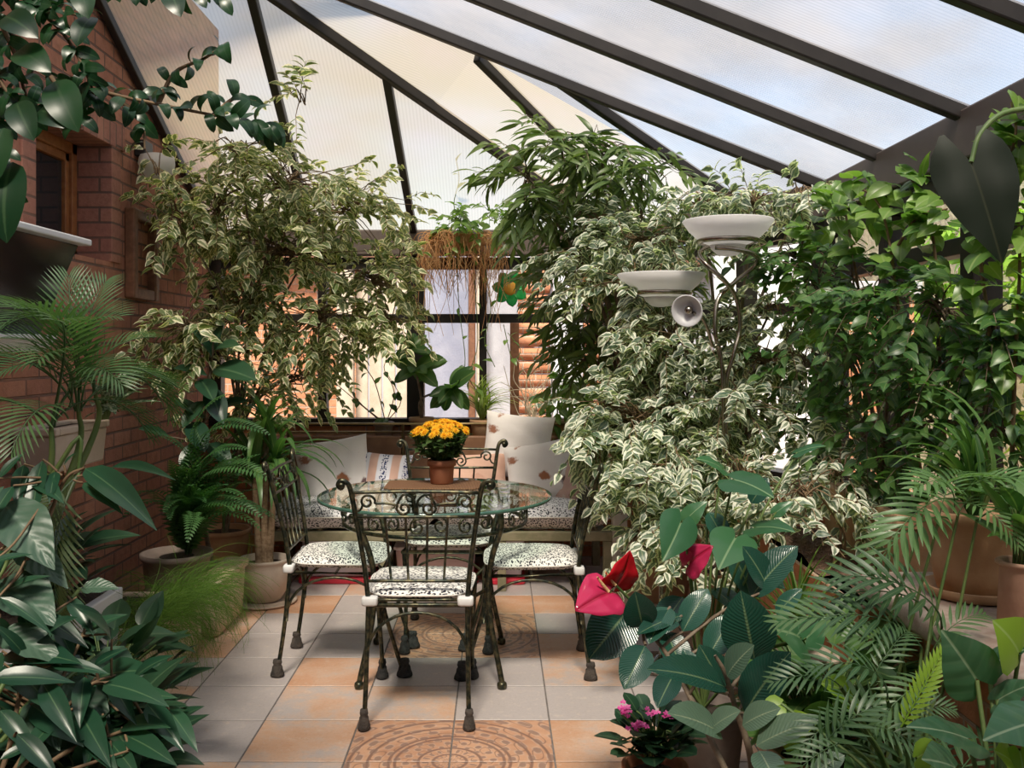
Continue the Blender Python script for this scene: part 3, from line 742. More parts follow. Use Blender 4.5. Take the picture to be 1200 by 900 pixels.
mb=MB(); lathe(mb,[(RT-.004,.742),(RT-.001,.744),(RT,.7495),(RT-.001,.755),(RT-.004,.757)],(TX,TY,0),72,caps=False)
part(mb,'glass_edge',M['tedge'],gt,label='green bevelled glass edge')
def circ(r,z,n=56): return [(TX+r*math.cos(a),TY+r*math.sin(a),z) for a in np.arange(n)*2*PI/n]
mb=MB(); tube(mb,circ(.405,.733),.0085,8,closed=True); part(mb,'upper_ring',M['iron'],tb)
mb=MB(); tube(mb,circ(.400,.640),.0085,8,closed=True); part(mb,'lower_ring',M['iron'],tb)
for k in range(4):
    a=PI/4+k*PI/2; u=V3(math.cos(a),math.sin(a),0); c=V3(TX,TY,0)
    mb=MB(); tube(mb,smooth([c+u*.405+V3(0,0,.738),c+u*.408+V3(0,0,.66),c+u*.36+V3(0,0,.54),c+u*.335+V3(0,0,.42),c+u*.345+V3(0,0,.28),c+u*.385+V3(0,0,.13),c+u*.412+V3(0,0,.035),c+u*.415+V3(0,0,.008)],6),[.0135,.0135,.0125,.0115,.0115,.012,.012],10)
    lathe(mb,[(.012,.03),(.019,.024),(.021,.012),(.018,0)],c+u*.415,14)
    part(mb,'leg',M['iron'],tb)
mb=MB()
for k in range(4):
    a=PI/4+k*PI/2; u=V3(math.cos(a),math.sin(a),0); c=V3(TX,TY,0)
    tube(mb,smooth([c+u*.338+V3(0,0,.40),c+u*.2+V3(0,0,.33),c+V3(0,0,.305)],5),.008,8)
lathe(mb,[(0,-.03),(.018,-.02),(.028,0),(.018,.02),(0,.03)],(TX,TY,.305),16); part(mb,'cross_stretcher',M['iron'],tb)
for k in range(12):   # scrolls on the ring between the legs, three to a side
    q,j=divmod(k,3); a0=PI/4+q*PI/2; a=a0+(j+.5)*(PI/2-.12)/3+.06
    c=V3(TX+.403*math.cos(a),TY+.403*math.sin(a),.687); ux=V3(-math.sin(a),math.cos(a),0); uz=UP
    mb=MB()
    for s in (-1,1):
        tube(mb,smooth([c+ux*s*-.0+uz*.038]+spiral(c+ux*s*.045+uz*.004*s,.034,-1.3,PI*.55,ux*s,uz),2),.0048,6)
    part(mb,'scroll',M['iron'],tb)

# ---- things on the table
def woven():
    t=NT('woven_rattan_mat'); tc=t.n('TexCoord').outputs['Object']; w=t.n('TexWave'); w.bands_direction='X'; w.inputs['Scale'].default_value=55; w.inputs['Distortion'].default_value=1.5; t.l(tc,w.inputs[0])
    w2=t.n('TexWave'); w2.bands_direction='Y'; w2.inputs['Scale'].default_value=40; w2.inputs['Distortion'].default_value=1.5; t.l(tc,w2.inputs[0])
    h=t.math('MULTIPLY',w.outputs['Fac'],w2.outputs['Fac'])
    return t.done(t.bsdf(t.mix(h,(.10,.045,.025),(.46,.27,.15)),.8,0,.2,h,.5,.004))
M['woven']=woven()
mb=MB(); rbox(mb,(-.22,-.13,0),(.22,.13,.007),.03); o=mb.build('placemat',M['woven'],None,False); o.location=(-.30,4.40,.7575); tag(o,'woven brown placemat on the glass table under the yellow flowers','placemat')
M['terracotta']=pbr('terracotta',(.36,.13,.07),(.46,.19,.10),8,rough=.8,bump=.15)
M['soil']=pbr('potting_soil',(.03,.02,.014),(.06,.04,.028),40,rough=1,bump=.8,bscale=120)
def pot_profile(r,h,rim=.02,taper=.7,lip=.008,wall=.012):
    return [(r*taper*.9,0),(r*taper,.004),(r-lip-.002,h-rim-.004),(r-lip,h-rim),(r,h-rim+.002),(r+.001,h-.004),(r-.004,h),(r-wall,h-.003),(r-wall-.004,h-.03)]
def soil(r,c,root,z):
    mb=MB(); lathe(mb,[(r,-.012),(r*.9,0),(r*.5,.006),(0,.008)],(c[0],c[1],z),24,caps=False); part(mb,'soil',M['soil'],root)
mum=thing('potted_chrysanthemum','yellow chrysanthemum in a small terracotta pot on the glass table','potted plant',(-.262,4.42,.7655))
mc=np.array(mum.location)
mb=MB(); lathe(mb,pot_profile(.068,.112,.03,.78),mc,32); part(mb,'pot',M['terracotta'],mum); soil(.055,mc,mum,mc[2]+.095)
M['mumleaf']=leafm('chrysanthemum_leaf',(.035,.075,.02),(.07,.13,.035),rough=.5,trans=.3)
rg=random.Random(3); mb=MB(); wood=MB()
P=[];D=[];N=[];S=[];heads=[]
for i in range(95):
    a=rg.uniform(0,2*PI); e=rg.uniform(.05,1)**.6; rr=.135*math.sqrt(rg.random()); 
    top=mc+V3(math.cos(a)*rr,math.sin(a)*rr,.235+.055*(1-(rr/.135)**2)); base=mc+V3(math.cos(a)*.02,math.sin(a)*.02,.1)
    tube(wood,smooth([base,(base+top)/2+V3(math.cos(a)*.03,math.sin(a)*.03,-.01),top],3),.0016,4,cap=False); heads.append((top,a,rr))
    for k in range(7):
        u=rg.uniform(.15,.9); p=base+(top-base)*u+V3(math.cos(a),math.sin(a),0)*.03*math.sin(PI*u); P.append(p); b=rg.uniform(0,2*PI); D.append((math.cos(b),math.sin(b),rg.uniform(-.5,.5))); N.append(UP+rv(rg,.5)); S.append(rg.uniform(.03,.05))
inst(mb,leaf_t(lambda t:prof_ovate(t)*(1+.25*np.sin(t*22)),5,.3,.6,.1),P,D,N,S,rg=rg)
part(wood,'stems',M['mumleaf'],mum); part(mb,'foliage',M['mumleaf'],mum)
M['petal']=leafm('yellow_petal',(.80,.44,.01),(.90,.58,.02),rough=.6,trans=.25,tcol=(1,.9,.3))
M['petal_o']=leafm('orange_heart',(.55,.20,.01),(.7,.3,.02),rough=.7,trans=.1)
petT=leaf_t(prof_ell,2,.2,.5,.1)
for top,a,rr in heads:     # each flower head is its own part
    up=nrm(V3(math.cos(a)*rr*7,math.sin(a)*rr*7-.3,1)); x=nrm(np.cross(up,V3(.3,.8,.1))); y=np.cross(up,x); mb=MB(); P=[];D=[];N=[];S=[]
    for lay,(n,el,L) in enumerate(((11,.15,.021),(9,.55,.018),(7,1.0,.013))):
        for k in range(n):
            b=2*PI*(k+.3*lay)/n; d=x*math.cos(b)+y*math.sin(b); P.append(top+up*.002*lay);D.append(d*math.cos(el)+up*math.sin(el));N.append(up*math.cos(el)-d*math.sin(el));S.append(L*rg.uniform(.85,1.1))
    inst(mb,petT,P,D,N,S,rg=rg)
    lathe(mb,[(.005,0),(.004,.005),(0,.006)],top+up*.002,8,m=1,caps=False)
    part(mb,'flower',[M['petal'],M['petal_o']],mum)

# ---- bench with cushions
M['benchwood']=pbr('weathered_bench_wood',(.20,.19,.11),(.28,.25,.16),14,rough=.7,bump=.2)
M['backboard']=pbr('brown_back_boards',(.22,.11,.06),(.30,.16,.09),7,rough=.6)
BX0,BX1=-1.36,.66; BY0,BY1=5.40,6.10
be=thing('garden_bench','long wooden bench against the back windows with a brass top rail','bench',((BX0+BX1)/2,(BY0+BY1)/2,0))
part(box(MB(),(BX0,BY0,.29),(BX1,BY0+.045,.345)),'front_rail',M['benchwood'],be,False,.006)
part(box(MB(),(BX0,BY1-.045,.29),(BX1,BY1,.345)),'back_rail',M['benchwood'],be,False,.006)
for k in range(9):
    x=BX0+.03+k*(BX1-BX0-.11)/8; part(box(MB(),(x,BY0+.04,.315),(x+.05,BY1-.04,.345)),'slat',M['benchwood'],be,False,.004)
for x in (BX0,BX0+.68,BX0+1.36,BX1-.05):
    for y in (BY0+.005,BY1-.055): part(box(MB(),(x,y,0),(x+.05,y+.05,.29)),'leg',M['benchwood'],be,False,.005)
for x0,x1 in ((BX0+.02,-.62),(-.60,.02),(.04,BX1-.02)):
    mb=MB(); box(mb,(x0,BY1-.05,.36),(x1,BY1-.022,.835)); part(mb,'back_board',M['backboard'],be,False,.01)
mb=MB(); tube(mb,[(BX0,BY1-.03,.912),(BX1,BY1-.03,.912)],.008,8); tube(mb,[(BX0,BY1-.03,.86),(-.5,BY1-.03,.86)],.006,8)
for x in (BX0+.01,-.61,.03,BX1-.01): tube(mb,[(x,BY1-.03,.34),(x,BY1-.03,.912)],.009,8)
part(mb,'top_rail',M['brass'],be,label='thin brass top rail')
M['lilac']=pbr('whitewashed_post',(.55,.52,.46),(.42,.39,.34),9,rough=.8)
part(box(MB(),(BX1+.0,BY0-.02,0),(BX1+.085,BY0+.07,.50)),'end_post',M['lilac'],be,False,.012,label='pale whitewashed end post')
# mattress
M['dalm_fine']=spots('fine_spot_fabric',85,.42,(.72,.72,.74),(.03,.035,.055))
bc=thing('bench_cushion','long navy spotted seat cushion lying on the wooden bench','cushion',((BX0+BX1)/2,5.7,.345))
for i,(x0,x1) in enumerate(((BX0+.01,-.36),(-.355,BX1-.01))):
    mb=pillow_mesh(x1-x0,.66,.165,26,8,.0); mb.V=[v*np.array([1,1,1])+V3((x0+x1)/2,5.715,.345+.0825) for v in mb.V]
    part(mb,'pad',M['dalm_fine'],bc)
    cx=(x0+x1)/2; mb=MB(); tube(mb,[(x0+.03,5.392,.428),(cx,5.384,.43),(x1-.03,5.392,.428)],.005,6); part(mb,'piping',M['piping'],bc)

# pillows
def fabric_print(name,base,ink,ink2,scale=7,th=.63,stripes=None):
    t=NT(name); uv=t.n('UVMap').outputs[0]; tc=t.n('TexCoord').outputs['Object']
    mp=t.n('Mapping'); t.l(uv,mp.inputs[0]); mp.inputs['Scale'].default_value=(scale,scale,1)
    v=t.n('TexVoronoi'); v.inputs['Scale'].default_value=1; t.l(mp.outputs[0],v.inputs['Vector'])
    n=t.noise(mp.outputs[0],2.2,5,.7)
    sp=t.n('SeparateColor'); t.l(v.outputs['Color'],sp.inputs[0])
    on=t.math('GREATER_THAN',sp.outputs[0],.35)
    f=t.math('MULTIPLY',t.math('SUBTRACT',1,t.step(t.math('ADD',v.outputs['Distance'],t.math('MULTIPLY',t.math('SUBTRACT',n,.5),.8)),.16,.34)),on)
    col=t.mix(f,base,t.mix(sp.outputs[1],ink,ink2))
    if stripes:
        s3=t.n('SeparateXYZ'); t.l(uv,s3.inputs[0]); s=t.math('SINE',t.math('MULTIPLY',s3.outputs[0],stripes)); k=t.step(s,.55,.7)
        dots=t.math('GREATER_THAN',t.noise(mp.outputs[0],9,2),.52)
        col=t.mix(t.math('MULTIPLY',k,dots),base,ink)
        col=t.mix(t.step(t.math('MULTIPLY',s,-1),.2,.5),col,ink2)
    return t.done(t.bsdf(col,.85,0,.2,t.noise(tc,9,3),.25,.02))
M['pw']=fabric_print('white_printed_cotton',(.84,.80,.79),(.42,.17,.08),(.10,.09,.12),3.2)
M['ps']=fabric_print('navy_banded_cotton',(.72,.72,.80),(.03,.045,.14),(.62,.40,.33),3,.63,15)
M['pp']=fabric_print('peach_cotton',(.66,.42,.33),(.52,.29,.22),(.74,.54,.45),3)
M['pf']=fabric_print('pink_floral_cotton',(.58,.40,.35),(.66,.55,.50),(.30,.14,.12),7)
M['pg']=fabric_print('pale_grey_cotton',(.62,.60,.62),(.52,.5,.52),(.55,.5,.5),3)
def pillow(label,loc,w,h,t,m,lean,yaw,roll=0,p=2.6):
    o=pillow_mesh(w,h,t,18,p).build('pillow',m); o.rotation_mode='XYZ'; o.location=loc
    from mathutils import Matrix
    o.matrix_world=Matrix.Translation(loc)@Matrix.Rotation(yaw,4,'Z')@Matrix.Rotation(PI/2-lean,4,'X')@Matrix.Rotation(roll,4,'Z')
    tag(o,label,'pillow','loose pillows on the bench'); return o
ZS=.505
def pil(px,py,Y,w,h,t,m,lean,yaw,roll,label):
    p=at(px,py,Y); pillow(label,tuple(p),w,h,t,m,lean,yaw,roll)
pil(392,553,5.80,.46,.43,.15,M['pw'],.38,.18,.14,'large white printed pillow at the left end of the bench')
pil(449,556,5.83,.34,.28,.11,M['ps'],.42,-.05,-.08,'small pillow with navy patterned bands, left of the back chair')
pil(548,556,5.83,.50,.27,.13,M['pp'],.42,.0,.03,'long peach pillow behind the back chair')
pil(606,523,5.93,.44,.42,.13,M['pw'],.24,-.12,-.10,'upper white pillow with dark prints leaning on the brass rail')
pil(632,552,5.73,.42,.38,.13,M['pw'],.45,-.25,.20,'front white pillow with brown prints, right of the glass table')
pil(672,563,5.66,.30,.30,.12,M['pf'],.50,-.6,.5,'pink floral pillow behind the right chair')
pil(696,577,5.60,.26,.26,.11,M['pg'],.6,-.9,.2,'small pale grey pillow at the right end of the bench')

# ---- boxes under the bench
M['plast']=pbr('white_plastic',(.70,.68,.74),(.66,.64,.70),4,rough=.35)
M['pinkp']=pbr('pale_pink_plastic',(.72,.56,.58),(.68,.52,.55),4,rough=.35)
M['redp']=pbr('red_plastic',(.55,.02,.045),(.62,.03,.06),5,rough=.35)
def crate(label,x0,x1,y0,y1,h,m,lid,zb=.0):
    t_=thing('storage_box',label,'box',((x0+x1)/2,(y0+y1)/2,0),0,'storage boxes under the bench')
    mb=MB(); rbox(mb,(x0+.012,y0+.012,.035),(x1-.012,y1-.012,h-.02),.03,taper=.05); part(mb,'body',m,t_)
    mb=MB(); rbox(mb,(x0,y0,h-.022),(x1,y1,h),.03); part(mb,'lid',lid,t_,False)
    mb=MB(); rbox(mb,(x0-.006,y0-.006,0),(x1+.006,y1+.006,.036),.03); part(mb,'tray',M['redp'],t_,False,label='red tray base')
crate('lilac white storage box under the bench behind the left chair',-1.18,-.74,5.58,5.98,.27,M['plast'],M['plast'])
crate('pale pink storage box under the bench behind the table legs',-.62,-.12,5.58,5.98,.22,M['pinkp'],M['plast'])
crate('small white storage box under the bench, left of the right chair seat',-.04,.16,5.56,5.9,.27,M['plast'],M['plast'])

# ---- floor lamps
M['chrome']=pbr('brushed_bronze_steel',(.40,.36,.30),(.30,.26,.21),30,rough=.25,metal=1)
def frosted():
    t=NT('frosted_lamp_glass'); b=t.bsdf((.80,.79,.80),.35,0,.4); tr=t.n('BsdfTranslucent'); tr.inputs[0].default_value=(.95,.94,.93,1)
    ms=t.n('MixShader'); ms.inputs[0].default_value=.45; t.l(b.outputs[0],ms.inputs[1]); t.l(tr.outputs[0],ms.inputs[2]); return t.done(ms)
M['frost']=frosted()
def bowl(root,c,r,m=M['frost']):
    mb=MB(); lathe(mb,[(r*.30,-.105),(r*.62,-.080),(r*.85,-.040),(r,.0),(r*.985,.004),(r*.83,-.034),(r*.6,-.072),(r*.0,-.092)],c,40,caps=False)
    b=part(mb,'bowl_shade',m,root,label='white frosted glass bowl')
    mb=MB(); lathe(mb,[(r*.66,-.072),(r*.70,-.080),(r*.66,-.092),(r*.58,-.090)],c,36,caps=False); part(mb,'collar',M['chrome'],b)
    mb=MB(); lathe(mb,[(0,-.145),(r*.22,-.138),(r*.36,-.115),(r*.40,-.098),(r*.2,-.094)],c,30,caps=False); part(mb,'underglass',m,b)
LX,LY=.94,3.86
fl1=thing('floor_lamp','floor lamp with twisted bronze stems, white glass bowl and small reading spot','lamp',(LX,LY,0),0,'floor lamps')
mb=MB(); lathe(mb,[(.145,0),(.15,.006),(.14,.018),(.04,.03),(.016,.05)],(LX,LY,0),36); part(mb,'base',M['chrome'],fl1)
bc_=at(853,268,3.86)
def pts(l,Y=3.86): return [at(x,y,Y+(dy if True else 0)) for x,y,dy in l]
mb=MB(); tube(mb,smooth([V3(LX,LY,.03),V3(LX,LY,.6),V3(at(850,440,3.86)[0],LY,1.2)]+pts([(843,415,0),(838,385,-.02),(842,350,0),(862,330,.03),(886,310,.0),(885,299,-.07),(862,292,-.09),(838,290,-.07)]),6),.0095,8); part(mb,'stem',M['chrome'],fl1)
mb=MB(); tube(mb,smooth([V3(LX+.01,LY+.01,.03),V3(LX+.01,LY+.01,.6),V3(at(851,440,3.86)[0],LY+.01,1.2)]+pts([(860,415,0),(867,385,.02),(863,350,.0),(848,328,-.03),(826,308,-.02),(820,295,.05),(838,287,.09),(866,288,.07)]),6),.0095,8); part(mb,'stem',M['chrome'],fl1)
bowl(fl1,bc_+V3(0,0,.03),.185)
mb=MB(); tube(mb,smooth([V3(LX-.01,LY-.01,.5)]+pts([(846,430,-.02),(835,405,-.03),(829,385,-.05),(822,372,-.06),(812,366,-.07)]),6),.007,8); gn=part(mb,'gooseneck',M['chrome'],fl1)
sp_=at(806,364,3.78); ax=nrm(V3(-.45,-.75,-.15)); e1=nrm(np.cross(ax,UP)); e2=np.cross(e1,ax)
mb=MB()
pr_=[(.006,-.05),(.03,-.045),(.052,-.02),(.066,.012),(.062,.014),(.045,-.012),(.02,-.03),(.0,-.032)]
a=np.arange(28)*2*PI/28; V=[];fs=[]
for i,(r,h) in enumerate(pr_):
    for q in a: V.append(sp_+ax*h+r*(math.cos(q)*e1+math.sin(q)*e2))
for i in range(len(pr_)-1):
    for j in range(28): fs.append((i*28+j,i*28+(j+1)%28,(i+1)*28+(j+1)%28,(i+1)*28+j))
mb.add(V,fs); part(mb,'reading_spot',M['white'],gn,label='small white reading lamp head')
mb=MB(); lathe(mb,[(0,-.018),(.014,-.012),(.018,0),(.013,.013),(0,.018)],sp_+ax*-.012,14); part(mb,'bulb',M['chrome'],gn)
L2=at(775,322,4.15)
fl2=thing('floor_lamp','straight floor lamp with a glass bowl half hidden in leaves, left of the twisted lamp','lamp',(L2[0],L2[1],0),0,'floor lamps')
mb=MB(); lathe(mb,[(.145,0),(.15,.006),(.14,.018),(.04,.03),(.016,.05)],(L2[0],L2[1],0),36); part(mb,'base',M['chrome'],fl2)
mb=MB(); tube(mb,[(L2[0],L2[1],.03),(L2[0],L2[1],L2[2]-.13)],.011,8); part(mb,'stem',M['chrome'],fl2); bowl(fl2,L2,.195)

# ---- on the brick wall
M['glossblack']=pbr('black_gloss_panel',(.008,.009,.012),(.012,.013,.016),3,rough=.12,spec=.5)
wu=thing('wall_cabinet','black glossy wall unit with white top and bottom ledges under the timber window','cabinet',(XW,3.2,1.38))
def wedge(mb,y0,y1,z0,z1,d0,d1):
    V=[(XW,y0,z0),(XW+d0,y0,z0),(XW+d0,y1,z0),(XW,y1,z0),(XW,y0,z1),(XW+d1,y0,z1),(XW+d1,y1,z1),(XW,y1,z1)]
    mb.add(V,[(0,3,2,1),(4,5,6,7),(0,1,5,4),(1,2,6,5),(2,3,7,6),(3,0,4,7)]); return mb
part(wedge(MB(),2.72,3.66,1.45,1.80,.15,.30),'panel',M['glossblack'],wu,False,.004)
part(wedge(MB(),2.70,3.69,1.80,1.825,.34,.34),'top_ledge',M['white'],wu,False,.006,label='white top ledge')
lb=MB(); wedge(lb,2.70,3.70,1.385,1.40,.15,.16); wedge(lb,2.70,3.70,1.40,1.435,.165,.19); wedge(lb,2.70,3.70,1.435,1.452,.20,.20); part(lb,'bottom_ledge',M['white'],wu,False,.004,label='white moulded bottom ledge')
wfm=thing('wall_frame','empty brown wooden frame hung on the brick wall','frame',(XW,5.07,1.66))
y0,y1,z0,z1=4.86,5.22,1.66,2.13
fm=MB(); k=.055
for lo,hi in (((XW,y0,z0),(XW+.055,y0+k,z1)),((XW,y1-k,z0),(XW+.055,y1,z1)),((XW,y0+k,z0),(XW+.050,y1-k,z0+k)),((XW,y0+k,z1-k),(XW+.050,y1-k,z1))): box(fm,lo,hi)
part(fm,'moulding',M['brownframe'],wfm,False,.008)
part(box(MB(),(XW,y0+k,z0+k),(XW+.008,y1-k,z1-k)),'backing',M['brick'],wfm,False)
p=at(163,192,5.05)
wl_=thing('wall_lamp','white glass wall lamp on the brick wall right of the window','lamp',(XW,5.05,p[2]))
mb=MB(); box(mb,(XW,4.99,p[2]+.03),(XW+.06,5.11,p[2]+.12)); part(mb,'bracket',M['black'],wl_,False,.008)
mb=MB(); lathe(mb,[(0,-.10),(.05,-.09),(.085,-.05),(.095,0),(.09,.04),(.06,.05)],(XW+.10,5.05,p[2]),28); part(mb,'shade',M['frost'],wl_)

# ---- green flower ornament hanging in the back window
M['gr_glass']=pbr('green_stained_glass',(.02,.32,.07),(.05,.42,.12),20,rough=.15)
M['or_glass']=pbr('orange_stained_glass',(.80,.42,.05),(.75,.34,.04),40,rough=.4,bump=.6)
p=at(598,338,YB-.06)
so_=thing('flower_ornament','green flower ornament with orange centre hanging on the back window','ornament',tuple(p))
mb=MB(); P=[];D=[];N=[];S=[]
for k in range(7):
    a=2*PI*k/7+.35; P.append(p+V3(math.cos(a)*.03,0,math.sin(a)*.03)); D.append((math.cos(a),0,math.sin(a))); N.append((0,-1,0)); S.append(.095)
inst(mb,leaf_t(prof_ell,5,.42,.1,.15,2),P,D,N,S,rnd=.5); ob=part(mb,'petals',M['gr_glass'],so_); sm=ob.modifiers.new('thick','SOLIDIFY'); sm.thickness=.004
mb=MB(); Vd=[]; 
lp=[(.0,-.022),(.03,-.018),(.045,-.008),(.048,0),(.046,.004)]; a=np.arange(24)*2*PI/24; V=[];fs=[]
for i,(r,h) in enumerate(lp):
    for q in a: V.append(p+V3(r*math.cos(q),h,r*math.sin(q)))
for i in range(len(lp)-1):
    for j in range(24): fs.append((i*24+j,(i+1)*24+j,(i+1)*24+(j+1)%24,i*24+(j+1)%24))
mb.add(V,fs); part(mb,'flower_centre',M['or_glass'],so_)
mb=MB(); tube(mb,[p+V3(0,0,.10),p+V3(0,.03,.26)],.0015,4); part(mb,'cord',M['black'],so_)
# ================================================================== PLANTS
M['bark']=pbr('grey_brown_bark',(.13,.09,.06),(.22,.17,.12),30,rough=.9,bump=.4,bscale=70)
M['twig']=pbr('thin_brown_twig',(.16,.10,.055),(.24,.16,.09),20,rough=.8)
M['greenstem']=pbr('green_stem',(.09,.16,.045),(.14,.20,.06),20,rough=.55)
M['beigepot']=pbr('beige_stoneware',(.58,.48,.40),(.50,.40,.32),6,rough=.6,bump=.1)
M['cream_tc']=pbr('cream_terracotta',(.60,.43,.30),(.68,.53,.40),5,rough=.8,bump=.15)
M['old_tc']=pbr('weathered_terracotta',(.42,.24,.13),(.55,.36,.22),5,rough=.85,bump=.25)
M['greypot']=pbr('grey_brown_clay',(.26,.20,.17),(.34,.27,.23),8,rough=.75,bump=.15)
M['mulch']=pbr('bark_mulch',(.12,.065,.04),(.22,.13,.09),45,rough=1,bump=1,bscale=70,bdist=.03)
M['ledge']=pbr('mottled_stone_ledge',(.34,.24,.20),(.48,.40,.35),14,rough=.6,bump=.15)
T_ben=leaf_t(prof_ovate,4,.27,.8,.25)
T_alii=leaf_t(prof_lance,5,.09,.7,.3)
T_curl=leaf_t(prof_ell,9,.26,2.3,.08,2)
T_curl2=leaf_t(prof_ell,9,.26,1.0,.12,2)
T_rub=leaf_t(prof_ell,9,.25,.45,.28,2)
T_lan=leaf_t(prof_ovate,8,.15,.5,.28,2,.02)
T_big=leaf_t(prof_ovate,10,.30,.5,.22,3,.10)
T_strap=leaf_t(prof_strap,10,.036,1.0,.35)
T_strap2=leaf_t(prof_strap,10,.036,2.0,.35)
T_heart=heart_t(.46,12,.5,.25)
T_heart_s=heart_t(.42,6,.6,.25,.18,.02,2)
T_alo=heart_t(.36,12,.35,.3,.30,.05)
T_flow=heart_t(.52,12,.7,-.25,.25,.10)

L_=M
L_['varl']=leafm('variegated_ficus_leaf_gold',(.11,.17,.055),(.19,.25,.09),(.32,.35,.16),(.82,.77,.55),.4,.35,.50,.78,(.17,.23,.12))
L_['varr']=leafm('variegated_ficus_leaf_white',(.07,.13,.085),(.13,.19,.12),(.30,.34,.2),(.84,.84,.74),.38,.35,.42,.72,(.17,.23,.18))
L_['alii']=leafm('long_ficus_leaf',(.08,.14,.045),(.17,.24,.075),(.20,.24,.08),None,.35,.35)
L_['green']=leafm('glossy_green_leaf',(.04,.11,.035),(.11,.22,.06),(.16,.25,.08),None,.35,.35)
L_['pothos']=leafm('yellow_green_leaf',(.085,.19,.04),(.20,.33,.07),(.25,.36,.12),None,.32,.4)
L_['dark']=leafm('dark_teal_leaf',(.012,.045,.026),(.028,.075,.036),(.06,.12,.06),None,.3,.15)
L_['rubber']=leafm('rubber_plant_leaf',(.010,.050,.036),(.022,.085,.058),(.12,.19,.10),None,.24,.12,ribs=130,veinw=.07)
L_['rubber_b']=leafm('rubber_plant_leaf_grey',(.07,.13,.09),(.12,.19,.13),(.24,.30,.2),None,.3,.15,ribs=90,veinw=.07)
L_['curl']=leafm('curly_backlit_dark_leaf',(.008,.038,.016),(.022,.075,.026),(.04,.09,.04),None,.3,.25)  # backlit darkness is put into the leaf colour
L_['heart']=leafm('anthurium_leaf',(.03,.11,.05),(.07,.19,.08),(.20,.32,.17),None,.32,.25,veinw=.06)
L_['alo']=leafm('arrowhead_leaf',(.04,.12,.065),(.07,.17,.09),(.26,.36,.24),None,.32,.25,veinw=.06,ribs=26)
L_['lime']=leafm('lime_leaf',(.18,.34,.03),(.28,.44,.05),(.35,.5,.15),None,.35,.4,veinw=.06)
L_['palm']=leafm('palm_leaflet',(.05,.115,.05),(.10,.19,.075),(.15,.24,.11),None,.38,.3)
L_['palm_l']=leafm('light_palm_leaflet',(.07,.16,.05),(.13,.25,.09),(.18,.28,.12),None,.38,.35)
L_['palm_s']=leafm('grey_green_palm_leaflet',(.10,.16,.10),(.17,.23,.14),(.2,.27,.17),None,.4,.25)
L_['fern']=leafm('fern_pinna',(.03,.10,.03),(.07,.17,.05),None,None,.5,.35)
L_['asp']=leafm('asparagus_fern_needle',(.07,.16,.015),(.14,.26,.03),None,None,.6,.35)
L_['spider']=leafm('spider_plant_leaf',(.25,.36,.08),(.40,.48,.16),(.6,.62,.35),None,.45,.4)
L_['agl']=leafm('silver_marked_leaf',(.05,.11,.05),(.08,.15,.07),(.4,.46,.34),None,.4,.25,ribs=45,blotch=(.42,.47,.36))
L_['grey']=leafm('leathery_grey_green_leaf',(.055,.115,.075),(.085,.15,.10),(.10,.17,.12),None,.4,.15,ribs=50)
L_['lance']=leafm('deep_green_lance_leaf',(.012,.054,.030),(.03,.092,.048),(.08,.16,.08),None,.30,.2,veinw=.08)
L_['red']=leafm('red_spathe',(.50,.008,.018),(.60,.015,.03),(.35,.005,.01),None,.18,.2,tcol=(1,.3,.3))
L_['pink']=leafm('pink_spathe',(.52,.025,.10),(.58,.04,.13),(.42,.015,.06),None,.18,.25,tcol=(1,.4,.5))
M['spadix']=pbr('cream_spadix',(.75,.55,.25),(.7,.4,.2),60,rough=.6,bump=.5,bscale=300)
M['root']=pbr('dry_orange_roots',(.48,.22,.09),(.62,.38,.18),14,rough=.9)
M['straw']=pbr('pale_dry_twigs',(.75,.66,.52),(.62,.52,.38),14,rough=.9)

def pot(root,c,r,h,m,taper=.75,rim=.03,name='pot',sauce=None):
    mb=MB(); z0=c[2]
    if sauce:
        s=MB(); lathe(s,[(r*.9,0),(r*1.05,.006),(r*1.12,.03),(r*1.07,.03),(r*.98,.012),(0,.012)],c,32); part(s,'saucer',sauce,root); c=(c[0],c[1],z0+.012)
    lathe(mb,pot_profile(r,h,rim,taper,.008,.016),c,36); part(mb,name,m,root)
    soil(r-.02,c,root,c[2]+h-.03)
def roundpot(root,c,r,h,m):
    mb=MB(); lathe(mb,[(r*.55,0),(r*.62,.006),(r*.85,h*.25),(r*.99,h*.55),(r*.97,h*.80),(r*.93,h*.90),(r*.98,h*.93),(r*1.0,h*.97),(r*.95,h),(r*.85,h-.004),(r*.82,h-.04)],c,40); part(mb,'pot',m,root); soil(r*.86,c,root,c[2]+h-.035)
def trough(root,lo,hi,m,taper=.06,rim=.035):
    mb=MB(); rbox(mb,lo,(hi[0],hi[1],hi[2]-rim),.015,taper=taper); part(mb,'trough',m,root,False)
    mb=MB(); t=.03; x0,y0,_=lo; x1,y1,z1=hi; z0=z1-rim; e=.008
    for a,b in (((x0-e,y0-e,z0),(x1+e,y0+t,z1)),((x0-e,y1-t,z0),(x1+e,y1+e,z1)),((x0-e,y0+t,z0),(x0+t,y1-t,z1)),((x1-t,y0+t,z0),(x1+e,y1-t,z1))): box(mb,a,b)
    part(mb,'rim',m,root,False,.006)
    mb=MB(); box(mb,(x0+t,y0+t,z0-.005),(x1-t,y1-t,z1-.015)); part(mb,'soil',M['soil'],root,False)
def stem(mb,pts,r,sides=7,k=5): tube(mb,smooth(pts,k),r,sides); return mb
def limbs(mb,base,blobs,r0=.022,r1=.007,fork=.55):
    base=np.array(base,float); cs=[np.array(b[0],float) for b in blobs]; cen=np.mean(cs,0); f=base*(1-fork)+cen*fork+V3(0,0,.1)
    for c in cs: stem(mb,[base+rv(R,.02)*V3(1,1,0),base*.5+f*.5+rv(R,.03),f*.6+c*.4+rv(R,.05),c],[r0,r0*.8,r0*.5,r1],6,4)

